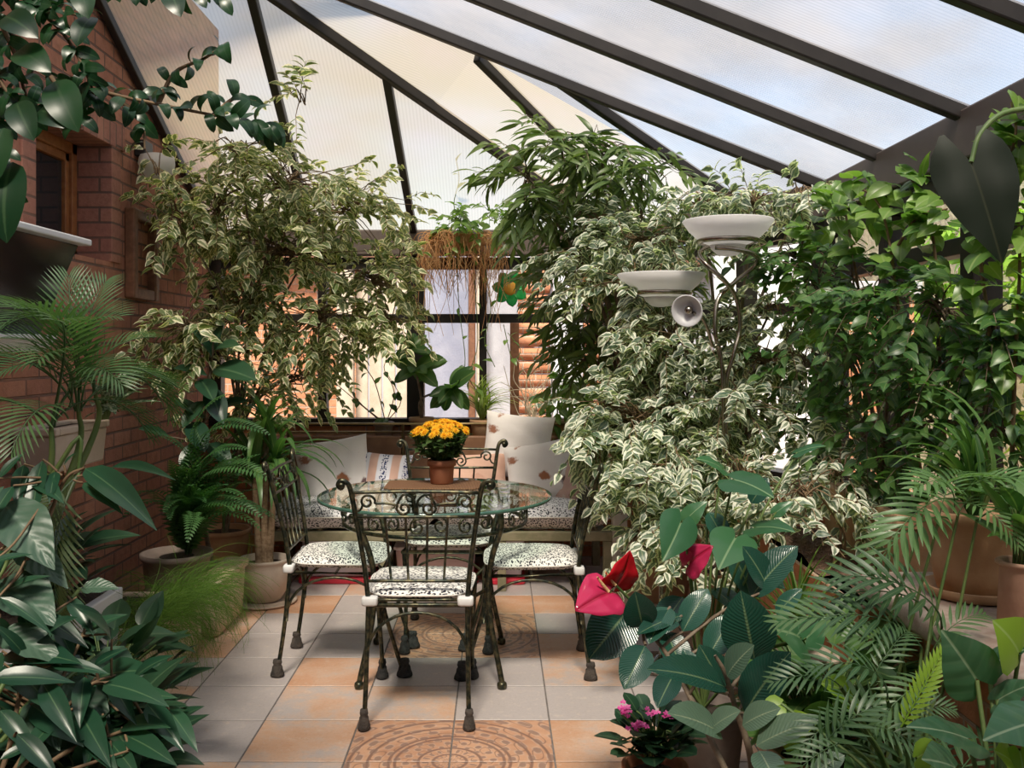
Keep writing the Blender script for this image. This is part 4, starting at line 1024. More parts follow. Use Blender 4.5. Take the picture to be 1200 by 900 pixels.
# ---------------------------------------------------------------- left side
# variegated tree in the left back corner
rg=random.Random(11)
vl=thing('variegated_ficus','tall golden variegated weeping fig tree in the left back corner','tree',(-1.68,5.75,0))
pot(vl,(-1.68,5.75,0),.17,.30,M['old_tc'])
bl=px_blobs([(335,215,5.2,105,40,.35,66),(255,245,5.15,70,50,.28,50),(410,245,5.4,75,45,.3,58),(330,295,5.3,95,45,.3,78),(440,330,5.55,55,42,.22,56),(375,375,5.4,75,50,.3,72),(290,350,5.4,55,55,.25,54),(455,375,5.5,35,22,.15,18),(205,255,4.9,45,38,.13,24),(215,382,4.95,60,26,.2,34),(245,415,5.0,50,30,.2,16),(345,445,5.6,70,45,.25,30),(280,175,5.0,70,32,.2,22),(355,120,4.75,30,20,.12,6),(185,200,4.9,22,38,.10,9),(300,470,5.5,40,40,.15,14),(470,290,5.6,22,35,.12,9),(200,470,5.0,14,20,.08,4),(300,265,5.7,130,70,.15,40)])
lf=MB(); wd_=MB(); crown(lf,wd_,bl,T_ben,.070,rg,9)
tr=MB(); limbs(tr,(-1.66,5.73,.28),bl[:14:2],.013,.004)
part(tr,'trunk',M['bark'],vl); part(wd_,'twigs',M['twig'],vl); part(lf,'foliage',L_['varl'],vl)

# dark rubber plant
rg=random.Random(12)
def hand_leaves(mb,sm,lst,T,root_pt,rg,Wd=1.0,pet=.6,pr=.004,n0=(0,-.55,.8),m=0,cap=True):
    """(x0,y0,Y0,x1,y1,Y1,width factor): leaf base and tip read off the photograph; a stalk runs from the root to each base"""
    for q in lst:
        x0,y0,Y0,x1,y1,Y1=q[:6]; w=q[6] if len(q)>6 else 1.0; nn=q[7] if len(q)>7 else n0
        a,b=at(x0,y0,Y0),at(x1,y1,Y1); L=np.linalg.norm(b-a)
        inst(mb,T,[a],[b-a],np.array(nn,float)+rv(rg,.12),L,wm=w*Wd,m=m,rg=rg)
        if sm is not None:
            r=np.array(root_pt(a) if callable(root_pt) else root_pt,float); md=(a*(pet)+r*(1-pet)); md=md*.75+np.array([a[0]*.4+r[0]*.6,a[1]*.4+r[1]*.6,a[2]])*.25
            tube(sm,smooth([r,md,a-(b-a)*.02],4),[pr*1.2,pr],5,cap=False)
rp=thing('rubber_plant','dark rubber plant against the brick wall, above the fern on the left','potted plant',(-1.50,4.95,0))
pot(rp,(-1.50,4.95,0),.0001+.10,.26,M['greypot'])
axis=[(-1.50,4.95,.24),at(232,560,4.92),at(243,470,4.92),at(250,400,4.92)]
def ax_root(a): 
    P=smooth(axis,10); i=np.argmin([abs(p[2]-(a[2]-.05)) for p in P]); return P[i]
lf=MB(); sm=MB(); stem(sm,axis,[.014,.011,.008,.005])
hand_leaves(lf,sm,[(248,418,4.9,222,385,4.8),(252,432,4.9,300,446,4.75),(243,440,4.9,203,432,4.8),(240,470,4.88,214,502,4.78),(198,512,4.85,162,503,4.75),(245,455,4.85,262,497,4.75),(250,415,4.95,262,380,4.95),(240,490,4.9,200,470,4.8),(255,480,4.95,290,470,4.9),(235,520,4.9,210,545,4.8),(245,520,4.9,270,545,4.8),(252,410,4.9,280,405,4.8),(235,445,4.85,250,470,4.7),(225,495,4.85,240,530,4.7)],T_rub,ax_root,rg)
part(sm,'stem',M['bark'],rp); part(lf,'foliage',L_['dark'],rp)

# dracaena in the round beige pot
rg=random.Random(13)
dr=thing('dracaena','dracaena with strap leaves in the round beige pot left of the table','potted plant',(-1.285,5.18,0))
mb=MB(); lathe(mb,[(.16,0),(.175,.006),(.178,.018),(.165,.014),(0,.012)],(-1.285,5.18,0),36); part(mb,'saucer',M['beigepot'],dr)
roundpot(dr,(-1.285,5.18,.013),.145,.235,M['beigepot'])
M['beige_st']=pbr('ringed_tan_stem',(.22,.14,.08),(.34,.24,.15),60,rough=.8,bump=.4,bscale=90)
T_drc=leaf_t(prof_strap,10,.056,1.0,.3); T_drc2=leaf_t(prof_strap,10,.056,2.0,.3)
sm=MB(); lf=MB()
for k,(bx_,tx,ty,tY,nl,L) in enumerate(((-1.31,298,560,5.15,26,.46),(-1.26,322,545,5.15,22,.42),(-1.28,312,500,5.2,16,.34))):
    top=at(tx,ty,tY); stem(sm,[(bx_,5.18,.21),((bx_+top[0])/2,5.17,(top[2]+.2)/2),top],[.024,.018,.016],8)
    for i in range(nl):
        a=rg.uniform(0,2*PI); e=rg.uniform(-.75,1.1); d=V3(math.cos(a)*math.cos(e),math.sin(a)*math.cos(e)*.8,math.sin(e))
        T=T_drc2 if e<.3 else T_drc
        inst(lf,T,[top+V3(0,0,rg.uniform(-.05,.03))],[d],UP+d*.01,L*rg.uniform(.7,1.1),rg=rg)
part(sm,'stem',M['beige_st'],dr); part(lf,'foliage',L_['green'],dr)

# fern
rg=random.Random(14)
T_fern=[frond_t(26,.17,.034,80,.9,.5,.06,.05,2,.05,.005,lambda u:(1-u)**.55*min(1,.5+u*4)),frond_t(26,.17,.034,80,1.1,1.1,.06,.05,2,.05,.005,lambda u:(1-u)**.55*min(1,.5+u*4))]
def plant_fronds(mb,c,n,Ts,L,rg,el=(-.2,.6),az=(0,2*PI),rad=.03,wm=1.0,tilt=.25):
    for i in range(n):
        a=rg.uniform(*az); d=V3(math.cos(a),math.sin(a),0); e=rg.uniform(*el); d2=d*math.cos(e)+UP*math.sin(e)
        N=UP*math.cos(e)-d*math.sin(e)+rv(rg,tilt)
        inst(mb,Ts[rg.randrange(len(Ts))],[np.array(c,float)+d*rad*rg.random()],[d2],N,L*rg.uniform(.75,1.12),wm=wm,rg=rg)
fe=thing('sword_fern','tall sword fern in a grey clay bowl by the brick wall','potted plant',(-1.62,4.75,0))
mb=MB(); lathe(mb,[(.10,0),(.12,.01),(.15,.2),(.165,.34),(.175,.345),(.178,.37),(.165,.372),(.15,.35)],(-1.62,4.75,0),36); part(mb,'pot',M['greypot'],fe); soil(.15,(-1.62,4.75,0),fe,.345)
lf=MB(); plant_fronds(lf,(-1.56,4.72,.37),34,T_fern,.62,rg,(.3,1.2),(-1.9,1.9)); plant_fronds(lf,(-1.55,4.7,.42),22,T_fern,.55,rg,(.2,1.2),(-1.8,.9))
for x0,y0,x1,y1 in ((235,560,300,545),(235,545,285,478),(225,560,160,520),(240,560,330,590),(230,600,310,625),(235,520,320,530)):
    a,b=at(x0,y0,4.72),at(x1,y1,4.5); inst(lf,T_fern[0],[a],[b-a],UP+V3(0,-.6,0),np.linalg.norm(b-a)*1.15,rg=rg)
part(lf,'fronds',L_['fern'],fe)

# troughs on the left
ta=thing('planter_trough','cream terracotta trough behind the feathery asparagus fern, beside the round beige pot','planter',(-1.39,4.76,0))
mb=MB(); rbox(mb,(-1.44,4.50,0),(-1.34,5.02,.25),.03,taper=.12); part(mb,'trough',M['cream_tc'],ta,True)
mb=MB(); rbox(mb,(-1.455,4.485,.245),(-1.325,5.035,.285),.03); part(mb,'rim',M['cream_tc'],ta,False)
tb_=thing('asparagus_fern','feathery asparagus fern spilling over a terracotta trough on the left','potted plant',(-1.60,4.12,0))
trough(tb_,(-1.80,3.80,0),(-1.38,4.40,.26),M['cream_tc'])
rg=random.Random(15)
T_asp=[frond_t(30,.13,.030,60,.7,1.2,.05,.02,1,.3,.004),frond_t(30,.13,.030,60,.5,1.9,.05,.02,1,.3,.004)]
lf=MB()
for k in range(9):
    c=(-1.46+.05*math.sin(k*2),3.78+k*.07,.26+.02*(k%3)); plant_fronds(lf,c,68,T_asp,.36,rg,(-.4,.75),(-2.2,1.6),.13,tilt=.9)
part(lf,'fronds',L_['asp'],tb_)
wt=thing('white_trough','white moulded planter trough by the brick wall, left of the asparagus fern','planter',(-1.68,3.5,0))
trough(wt,(-1.88,3.15,0),(-1.50,3.74,.45),M['white'],.05,.05)
# leafy plant inside the white trough
rg=random.Random(16)
def bush(root,c,n,T,L,rg,m,r=.15,h=.2,name='foliage',wm=1.0,el=(-.3,.9),stems=True,az=(0,2*PI)):
    lf=MB(); sm=MB(); c=np.array(c,float)
    for i in range(n):
        a=rg.uniform(*az); e=rg.uniform(*el); rr=r*math.sqrt(rg.random()); b=c+V3(math.cos(a)*rr,math.sin(a)*rr,h*rg.random())
        d=V3(math.cos(a)*math.cos(e),math.sin(a)*math.cos(e),math.sin(e))
        inst(lf,T,[b],[d],UP-d*d[2]+rv(rg,.25),L*rg.uniform(.65,1.15),wm=wm,rg=rg)
        if stems: tube(sm,smooth([c+V3(math.cos(a)*.02,math.sin(a)*.02,-.03),c*.4+b*.6+V3(0,0,.02),b],3),.0028,4,cap=False)
    if stems: part(sm,'stems',M['greenstem'],root)
    part(lf,name,m,root)
lp=thing('leafy_plant','dark broad leaved plant growing in the white trough','plant',(-1.69,3.55,.44)); bush(lp,(-1.69,3.55,.46),34,T_lan,.20,rg,L_['dark'],.12,.25,wm=1.6,az=(-1.9,1.9))
wp=thing('wall_planter','beige stoneware box planter fixed on the brick wall under the palm','planter',(-1.84,3.97,.90))
trough(wp,(-1.925,3.72,.90),(-1.75,4.22,1.08),M['beigepot'],.08,.03)
ag=thing('silver_leaf_plant','pale silver marked leaves in the beige wall planter','plant',(-1.80,4.12,1.06)); bush(ag,(-1.72,4.1,1.12),26,T_lan,.16,rg,L_['agl'],.10,.16,wm=1.5,az=(-2,1.2))

# palms on the left
rg=random.Random(17)
T_palm=[frond_t(17,.38,.022,50,1.1,.6,.25,.25,3,.25,.010),frond_t(17,.40,.022,48,1.0,1.3,.25,.35,3,.2,.010)]
ar=thing('areca_palm','tall fine leaved palm in front of the black wall unit on the left','palm',(-1.40,2.85,0))
pot(ar,(-1.40,2.85,0),.16,.30,M['greypot'])
sm=MB(); lf=MB()
tops=[at(92,482,3.0),at(60,500,2.9),at(112,462,3.1)]
for t_ in tops: stem(sm,[(-1.40+rg.uniform(-.04,.04),2.85,.26),(-1.42,2.9,.7),t_-V3(0,0,.12),t_],[.018,.014,.010,.007])
for t_,n in zip(tops,(5,5,3)): plant_fronds(lf,t_,n,T_palm,.50,rg,(-.2,.7),(-2.9,1.4),.01)
for x0,y0,x1,y1,Y0,Y1 in ((98,440,152,400,3.05,2.9),(95,460,150,480,3.0,2.8),(85,470,0,470,2.95,2.7),(95,440,85,330,3.05,3.05),(105,440,132,350,3.1,3.2),(80,480,0,425,2.95,2.75),(80,490,20,560,2.9,2.6)):
    a,b=at(x0,y0,Y0),at(x1,y1,Y1); inst(lf,T_palm[0],[a],[b-a],UP+V3(.1,-.6,0),max(.36,np.linalg.norm(b-a)*1.2),rg=rg)
part(sm,'stem',M['greenstem'],ar); part(lf,'fronds',L_['palm'],ar)
T_kent=[frond_t(20,.42,.032,52,.5,.5,.2,.12,3,.1,.010)]
kp=thing('kentia_palm','palm with one pale hanging frond, beside the white trough','palm',(-1.62,2.62,0))
pot(kp,(-1.62,2.62,0),.13,.28,M['greypot'])
lf=MB(); sm=MB(); b=at(92,560,2.75)
stem(sm,[(-1.62,2.62,.25),(-1.5,2.68,.6),at(85,520,2.75),b],[.012,.01,.007,.005])
for x0,y0,x1,y1,L in ((90,558,72,712,.42),(88,560,45,640,.3)):
    a,e=at(x0,y0,2.75),at(x1,y1,2.65); inst(lf,T_kent[0],[a],[e-a],V3(-.3,-1,.1),L,rg=rg)
part(sm,'stem',M['greenstem'],kp); part(lf,'fronds',L_['palm_s'],kp)

# lance leaved plant, bottom left
rg=random.Random(18)
ln=thing('lance_leaf_plant','deep green lance leaved plant reaching over the tiles at the bottom left','potted plant',(-.98,1.98,0))
pot(ln,(-.98,1.98,0),.15,.26,M['greypot'])
lf=MB(); sm=MB(); rt_=lambda a: V3(-.98,1.98,.24)+ (a-V3(-.98,1.98,.24))*.12
Yb=2.3
BR=[smooth([at(10,930,2.1),at(60,850,2.3),at(110,800,2.4),at(150,790,2.45)],8),smooth([at(10,930,2.1),at(80,880,2.25),at(140,858,2.35),at(175,835,2.4),at(198,830,2.4)],8),smooth([at(0,930,2.1),at(20,830,2.25),at(40,740,2.4),at(90,700,2.5)],8),smooth([at(-20,930,2.1),at(-10,800,2.2),at(0,720,2.35)],8),smooth([at(10,930,2.1),at(90,900,2.2),at(150,880,2.25)],8),smooth([at(10,930,2.1),at(60,820,2.35),at(90,760,2.45),at(100,735,2.5)],8)]
def rt_(a):
    P=[p for b in BR for p in b]; return P[int(np.argmin([np.linalg.norm(p-a)+(.2 if p[2]>a[2] else 0) for p in P]))]
L0=[(155,797,2.4,204,768,2.35),(130,800,2.4,160,850,2.3),(172,824,2.35,216,882,2.25),(198,832,2.4,232,882,2.3),(148,862,2.3,208,898,2.2),(143,853,2.35,200,853,2.25),(150,816,2.4,208,818,2.35),(0,832,2.2,44,888,2.15),(24,717,2.4,52,768,2.35),(45,722,2.4,104,760,2.35),(-10,795,2.2,88,800,2.25),(90,830,2.35,130,900,2.2),(120,838,2.35,100,905,2.2),(60,780,2.3,128,790,2.3),(110,780,2.4,150,760,2.4),(70,840,2.3,20,900,2.15),(100,860,2.3,140,910,2.2),(85,770,2.4,60,720,2.45),(30,770,2.3,-10,730,2.25),(110,800,2.4,90,850,2.3),(50,800,2.25,90,870,2.15),(20,860,2.15,70,915,2.1),(130,870,2.3,165,915,2.2),(0,890,2.1,50,870,2.15),(100,740,2.5,150,720,2.5),(80,700,2.5,110,745,2.45)]
hand_leaves(lf,sm,L0,T_lan,rt_,rg,1.0,.6,.0035)
L1=[]
for i in range(42):
    x=rg.uniform(-30,140); y=rg.uniform(740,905); a=rg.uniform(0,2*PI); l=rg.uniform(55,90); Y=rg.uniform(2.2,2.55); L1.append((x,y,Y+.1,x+l*math.cos(a),y+l*.7*math.sin(a)+15,Y))
hand_leaves(lf,sm,L1,T_lan,rt_,rg,1.15,.6,.003)
[stem(sm,[V3(-.98,1.98,.24)]+b[::4],[.007,.003],6,3) for b in BR]; part(sm,'stem',M['twig'],ln); part(lf,'foliage',L_['lance'],ln)
# upper long leaves
hy=thing('long_leaf_climber','climber with long smooth leaves crossing in front of the brick wall on the left','plant',(-1.20,2.42,0))
pot(hy,(-1.20,2.42,0),.13,.26,M['greypot'])
lf=MB(); sm=MB()
stem(sm,[(-1.20,2.42,.24),at(30,700,2.5),at(60,600,2.6),at(78,560,2.6),at(100,548,2.6)],[.008,.006,.005,.004])
hand_leaves(lf,sm,[(50,540,2.6,38,618,2.5,1.0),(28,545,2.6,20,600,2.5,1.0),(100,549,2.6,184,622,2.4,.75),(130,548,2.62,206,563,2.5,.6),(98,566,2.6,144,603,2.5,.8),(65,553,2.6,58,590,2.5),(0,645,2.4,-8,690,2.3,1.2),(-10,660,2.3,40,650,2.35,1.0),(75,545,2.6,90,530,2.6),(110,556,2.6,160,590,2.5,.5),(40,560,2.6,75,590,2.5,1.1),(15,570,2.5,-15,620,2.4,1.1),(0,560,2.5,30,530,2.55,1.1),(0,700,2.3,62,745,2.3,.7),(10,690,2.4,60,675,2.4,.8)],T_lan,lambda a: at(78,560,2.6)*.6+a*.4,rg,1.0,.6,.003)
part(sm,'stem',M['twig'],hy); part(lf,'foliage',L_['lance'],hy)
gb=thing('leathery_leaf_plant','plant with very large leathery grey green leaves at the left edge','potted plant',(-1.32,2.05,0))
pot(gb,(-1.32,2.05,0),.16,.28,M['greypot'])
lf=MB(); sm=MB()
hand_leaves(lf,sm,[(5,590,2.5,64,668,2.4,.9),(0,680,2.45,66,735,2.35,1.0),(20,640,2.5,80,690,2.45,.8),(75,800,2.5,130,850,2.4,.9),(0,740,2.35,75,780,2.3,.8),(-20,600,2.4,5,570,2.4,1),(40,820,2.35,70,880,2.25,1.0),(110,770,2.6,165,800,2.5,.9),(95,690,2.6,140,690,2.6,.9)],T_big,(-1.30,2.05,.25),rg,1.0,.6,.006)
part(sm,'stalks',M['greenstem'],gb); part(lf,'foliage',L_['grey'],gb)
ld=thing('low_dark_plant','low dark bushy plant beneath the asparagus fern at the left edge of the tiles','potted plant',(-1.28,3.05,0))
pot(ld,(-1.28,3.05,0),.15,.22,M['old_tc'],.8); bush(ld,(-1.26,3.02,.24),110,T_lan,.16,rg,L_['dark'],.20,.22,wm=1.9)
ld2=thing('low_dark_plant','low dark bushy plant at the bottom left, under the lance leaved plant','potted plant',(-1.10,2.55,0))
pot(ld2,(-1.10,2.55,0),.15,.22,M['old_tc'],.8); bush(ld2,(-1.08,2.50,.24),110,T_lan,.16,rg,L_['dark'],.20,.20,wm=1.9)

# curly leaved ficus branches, top left
rg=random.Random(19)
cf=thing('curly_leaf_ficus','fig with curled round leaves, coloured dark as if backlit, hanging in at the top left','tree',(-1.55,1.95,0))
pot(cf,(-1.55,1.95,0),.18,.34,M['greypot'])
lf=MB(); wd_=MB(); brs=[[(-60,-20),(0,25),(60,90),(130,110),(185,122),(250,135),(300,145),(328,152)],[(185,122),(205,85),(240,68),(266,50)],[(-40,-60),(30,0),(75,40),(105,95),(112,130)],[(20,-60),(120,-25),(200,-12),(262,-4)],[(60,90),(80,120),(95,150)],[(0,25),(20,70),(30,110),(50,140)],[(250,135),(275,115),(300,118)],[(130,110),(165,140),(170,175)],[(-60,-20),(-10,80),(0,170),(12,240)],[(30,0),(60,10),(100,20)],[(-30,30),(10,110),(45,125)],[(-50,-60),(-10,-20),(40,-10),(90,-5)]]
YC_=2.05
stem(wd_,[(-1.55,1.95,.3),(-1.58,1.98,1.2),at(-140,100,2.05),at(-60,-20,YC_)],[.03,.025,.016,.010])
stem(wd_,[at(-140,100,2.05),at(-100,-60,2.05),at(-40,-60,2.05),at(20,-60,YC_)],[.016,.012,.009,.007])
P=[];D=[];N=[];S=[];P2=[];D2=[];N2=[];S2=[]
for bi,b in enumerate(brs):
    pts=[at(x,y,YC_+.05*math.sin(i+bi)) for i,(x,y) in enumerate(b)]; sp=smooth(pts,6); tube(wd_,sp,[.006,.0022],5,cap=False)
    L=sum(np.linalg.norm(sp[i+1]-sp[i]) for i in range(len(sp)-1)); n=int(L/.0125)
    for k in range(n):
        u=(k+.5)/n*(len(sp)-1); i=min(int(u),len(sp)-2); p=sp[i]+(sp[i+1]-sp[i])*(u-i); d=nrm(sp[i+1]-sp[i]); s=nrm(np.cross(d,V3(0,-1,.3)))*(1 if k%2 else -1)
        if p[0]/p[1]*F+CX>120 and rg.random()<.32: continue
        q=d*.45+s*.7+V3(0,-.25,-.25)+rv(rg,.45)
        if rg.random()<.6: P.append(p);D.append(q);N.append(UP*.5+V3(0,-.5,0)+rv(rg,.6));S.append(rg.uniform(.040,.056))
        else: P2.append(p);D2.append(q+V3(0,0,-.5));N2.append(UP*.4+V3(0,-.9,0)+rv(rg,.5));S2.append(rg.uniform(.046,.062))
inst(lf,T_curl,P,D,N,S,rg=rg); inst(lf,T_curl2,P2,D2,N2,S2,rg=rg)
for x0,y0,x1,y1 in ((15,190,8,285),(5,150,-5,215),(45,130,85,150),(65,95,92,155),(20,60,60,85),(5,20,45,45),(20,120,40,165),(98,-15,104,22),(200,-10,212,20),(110,20,90,55)):
    a,e=at(x0,y0,1.9),at(x1,y1,1.85); inst(lf,T_curl2,[a],[e-a],V3(0,-.9,.4),np.linalg.norm(e-a),rg=rg)
part(wd_,'branches',M['twig'],cf); part(lf,'foliage',L_['curl'],cf)

# ---------------------------------------------------------------- back
st=MB(); box(st,(-1.9,YB-.20,.78),(.72,YB-.0,.815)); struct(st.build('trim_3',M['backboard'],smooth=False,bevel=.006),'wooden shelf below the back windows')
ZSH=.815; YS=YB-.105
rg=random.Random(20)
br=thing('broad_leaf_tree','dark green plant with leaf rosettes on the back shelf left of the yellow flowers','potted plant',(-.50,YS,ZSH))
pot(br,(-.50,YS,ZSH),.085,.13,M['old_tc'])
lf=MB(); sm=MB()
for tx,ty,n,L in ((487,432,15,.20),(529,455,13,.19),(482,408,8,.15)):
    t_=at(tx,ty,YS-.12); stem(sm,[(-.50,YS,ZSH+.1),(-.5,YS-.03,ZSH+.25),t_],[.010,.008,.006])
    for i in range(n):
        a=2*PI*i/n+rg.uniform(-.2,.2); e=rg.uniform(-.8,.8); d=V3(math.cos(a)*math.cos(e),math.sin(a)*math.cos(e)*.6,math.sin(e)); inst(lf,T_rub,[t_],[d],UP*.6+V3(0,-1,0)-d*d[2],L*rg.uniform(.8,1.1),wm=.95,rg=rg)
part(sm,'stem',M['bark'],br); part(lf,'foliage',L_['green'],br)
spd=thing('spider_plant','yellow green spider plant in a terracotta pot on the back shelf behind the yellow flowers','potted plant',(-.10,YS,ZSH))
pot(spd,(-.10,YS,ZSH),.085,.115,M['old_tc']); lf=MB()
for i in range(95):
    a=rg.uniform(0,2*PI); e=rg.uniform(.2,1.35); d=V3(math.cos(a)*math.cos(e),math.sin(a)*math.cos(e)*.8,math.sin(e)); inst(lf,T_strap2,[(-.10,YS,ZSH+.11)],[d],UP+d*.01,rg.uniform(.18,.34),wm=.7,rg=rg)
part(lf,'foliage',L_['spider'],spd)
sb=thing('small_shrub','small green leafy shrub on the back shelf, right end','potted plant',(.39,YS,ZSH)); pot(sb,(.39,YS,ZSH),.075,.11,M['old_tc'])
bl=px_blobs([(655,462,YS-.05,28,22,.08,16),(680,450,YS-.05,20,18,.08,8)]); lf=MB(); wd_=MB(); crown(lf,wd_,bl,T_ben,.095,rg,7); limbs(wd_,(.39,YS,ZSH+.1),bl,.006,.003); part(wd_,'stem',M['greenstem'],sb); part(lf,'foliage',L_['pothos'],sb)
dt=thing('dried_twigs','bunch of pale curly dried twigs on the back shelf before the log wall','dried twigs',(.24,YS+.02,ZSH))
pot(dt,(.24,YS+.02,ZSH),.05,.10,M['beigepot'])
sm=MB()
for i in range(26):
    p=V3(.24,YS+.02,ZSH+.08); d=nrm(V3(rg.uniform(-.6,.6),rg.uniform(-.25,.1),1)); pts_=[p]
    for k in range(6): d=nrm(d+rv(rg,.6)); pts_.append(pts_[-1]+d*V3(1,.3,1)*rg.uniform(.05,.10))
    for q in pts_: q[1]=min(q[1],YB-.03)
    tube(sm,smooth(pts_,4),[.0035,.0018],4,cap=False)
part(sm,'twigs',M['straw'],dt)
# hanging basket of dry roots
hb=thing('hanging_basket','hanging pot trailing a tangle of dry orange roots from the back beam','hanging plant',(-.24,6.10,2.06))
hc=V3(-.24,6.10,2.06); mb=MB(); lathe(mb,[(.06,0),(.10,.01),(.13,.06),(.14,.11),(.145,.115),(.13,.12),(.125,.10)],hc+V3(0,0,-.05),28); part(mb,'pot',M['root'],hb)
sm=MB()
for k in range(3):
    a=2*PI*k/3+.3; tube(sm,[hc+V3(.135*math.cos(a),.135*math.sin(a),.06),hc+V3(0,.1,.17)],.002,4)
part(sm,'hanger',M['black'],hb)
sm=MB()
for i in range(260):
    a=rg.uniform(0,2*PI); p=hc+V3(.13*math.cos(a),.13*math.sin(a),rg.uniform(.0,.08)); o=V3(math.cos(a),math.sin(a)*.6,0); l=rg.uniform(.1,.36)*(1 if rg.random()<.85 else 1.8); r=rg.uniform(.02,.13)
    q=[p,p+o*r+V3(rg.uniform(-.05,.05),0,.01),p+o*r*1.3+V3(rg.uniform(-.05,.05),0,-l*.45),p+o*r*1.1+V3(rg.uniform(-.08,.08),0,-l)]
    for v in q: v[1]=min(v[1],YB-.05)
    tube(sm,smooth(q,4),[.0028,.0016],3,cap=False)
part(sm,'roots',M['root'],hb,kind='stuff')
lf=MB(); sm=MB()
bl=px_blobs([(540,262,6.02,32,12,.10,16),(575,250,6.0,20,14,.1,8),(535,235,6.0,10,18,.06,5)]); crown(lf,sm,bl,T_ben,.07,rg,6)
for b in ([(540,270),(532,240),(538,210),(534,185)],[(550,265),(575,248),(600,240),(622,246)],[(535,300),(538,360),(545,420),(540,450)],[(565,300),(575,360),(568,400),(580,430)],[(590,380),(600,420),(610,410),(595,390)],[(555,320),(560,400),(550,440),(560,460)]):
    pts_=[at(x,y,6.1 if y>260 else 5.95) for x,y in b]; sp=smooth(pts_,5); tube(sm,sp,.0025,4,cap=False)
    for k in range(2,len(sp),3):
        inst(lf,T_ben,[sp[k]],[rv(rg,1)+V3(0,-.2,-.3)],UP+rv(rg,.5),rg.uniform(.05,.085),rg=rg)
part(sm,'vines',M['greenstem'],hb); part(lf,'foliage',L_['pothos'],hb)
# vine on the left of the thick mullion
wv=thing('window_vine','thin vine with scattered dark leaves in front of the white board fence','vine',(-.75,YS,ZSH)); pot(wv,(-.75,YS,ZSH),.07,.10,M['greypot'])
sm=MB(); lf=MB()
for b in ([(452,497),(440,450),(425,420),(455,400),(470,390)],[(452,497),(462,460),(450,430),(465,410)],[(450,495),(420,470),(405,440),(415,405)],[(452,495),(470,470),(455,440)],[(450,497),(400,455),(372,430)]):
    pts_=[V3(-.75,YS,ZSH+.08)]+[at(x,y,YS) for x,y in b]; sp=smooth(pts_,5); tube(sm,sp,[.004,.002],4,cap=False)
    for k in range(4,len(sp),2): inst(lf,T_ben,[sp[k]],[rv(rg,1)+V3(0,-.3,-.5)],UP+V3(0,-.6,0)+rv(rg,.4),rg.uniform(.05,.08),wm=1.2,rg=rg)
part(sm,'stem',M['twig'],wv); part(lf,'foliage',L_['green'],wv)

# ---------------------------------------------------------------- right side trees
rg=random.Random(31)
al=thing('long_leaf_ficus','tall fig tree with long drooping narrow leaves right of the flower ornament','tree',(.93,5.25,0)); pot(al,(.93,5.25,0),.17,.32,M['old_tc'])
bl=px_blobs([(618,210,4.7,24,50,.15,22),(655,168,4.6,32,22,.15,16),(705,180,4.6,45,26,.15,18),(658,235,5.0,34,42,.2,30),(700,255,5.2,50,60,.2,36),(672,330,5.25,34,50,.2,30),(700,390,5.3,42,52,.2,34),(752,200,4.6,42,22,.15,14),(770,270,5.1,45,40,.2,22),(735,420,5.3,25,45,.15,14),(675,420,5.35,16,22,.12,7),(760,350,5.2,40,50,.2,18)])
lf=MB(); wd_=MB(); crown(lf,wd_,bl,T_alii,.15,rg,10,(.12,.25),.25,.35,spread=.75,toward=(-.1,-.15,0))
limbs(wd_,(.93,5.25,.3),bl,.020,.006); part(wd_,'trunk',M['bark'],al); part(lf,'foliage',L_['alii'],al)
rg=random.Random(32)
vr=thing('variegated_ficus','large white variegated weeping fig around the twisted floor lamp','tree',(1.13,4.55,0)); pot(vr,(1.13,4.55,0),.19,.34,M['old_tc'])
bl=px_blobs([(690,300,4.6,50,26,.2,34),(700,262,4.6,35,18,.15,16),(755,285,4.5,60,25,.22,40),(825,238,4.4,55,18,.2,34),(885,238,4.3,50,16,.2,30),(938,232,4.2,38,16,.15,18),(750,340,4.35,60,35,.2,40),(790,400,4.2,55,38,.22,46),(850,390,4.35,45,35,.2,20),(900,425,4.15,48,40,.2,38),(712,478,4.2,42,28,.18,34),(700,520,4.1,32,30,.18,26),(745,490,4.1,65,42,.25,62),(790,545,3.95,70,42,.25,62),(865,480,4.05,70,50,.25,62),(752,575,3.95,38,40,.2,34),(935,390,4.15,30,40,.15,16),(960,500,3.9,45,45,.2,28),(870,560,3.8,60,40,.2,30),(750,440,4.3,50,30,.2,26),(800,620,3.8,55,30,.2,26),(740,635,3.8,20,28,.12,11),(795,470,4.3,110,90,.15,50),(905,360,4.3,45,25,.15,14)])
lf=MB(); wd_=MB(); crown(lf,wd_,bl,T_ben,.064,rg,10,toward=(-.1,-.25,0))
tr=MB(); limbs(tr,(1.13,4.55,.32),bl,.020,.005,.5); part(tr,'trunk',M['bark'],vr); part(wd_,'twigs',M['twig'],vr); part(lf,'foliage',L_['varr'],vr)

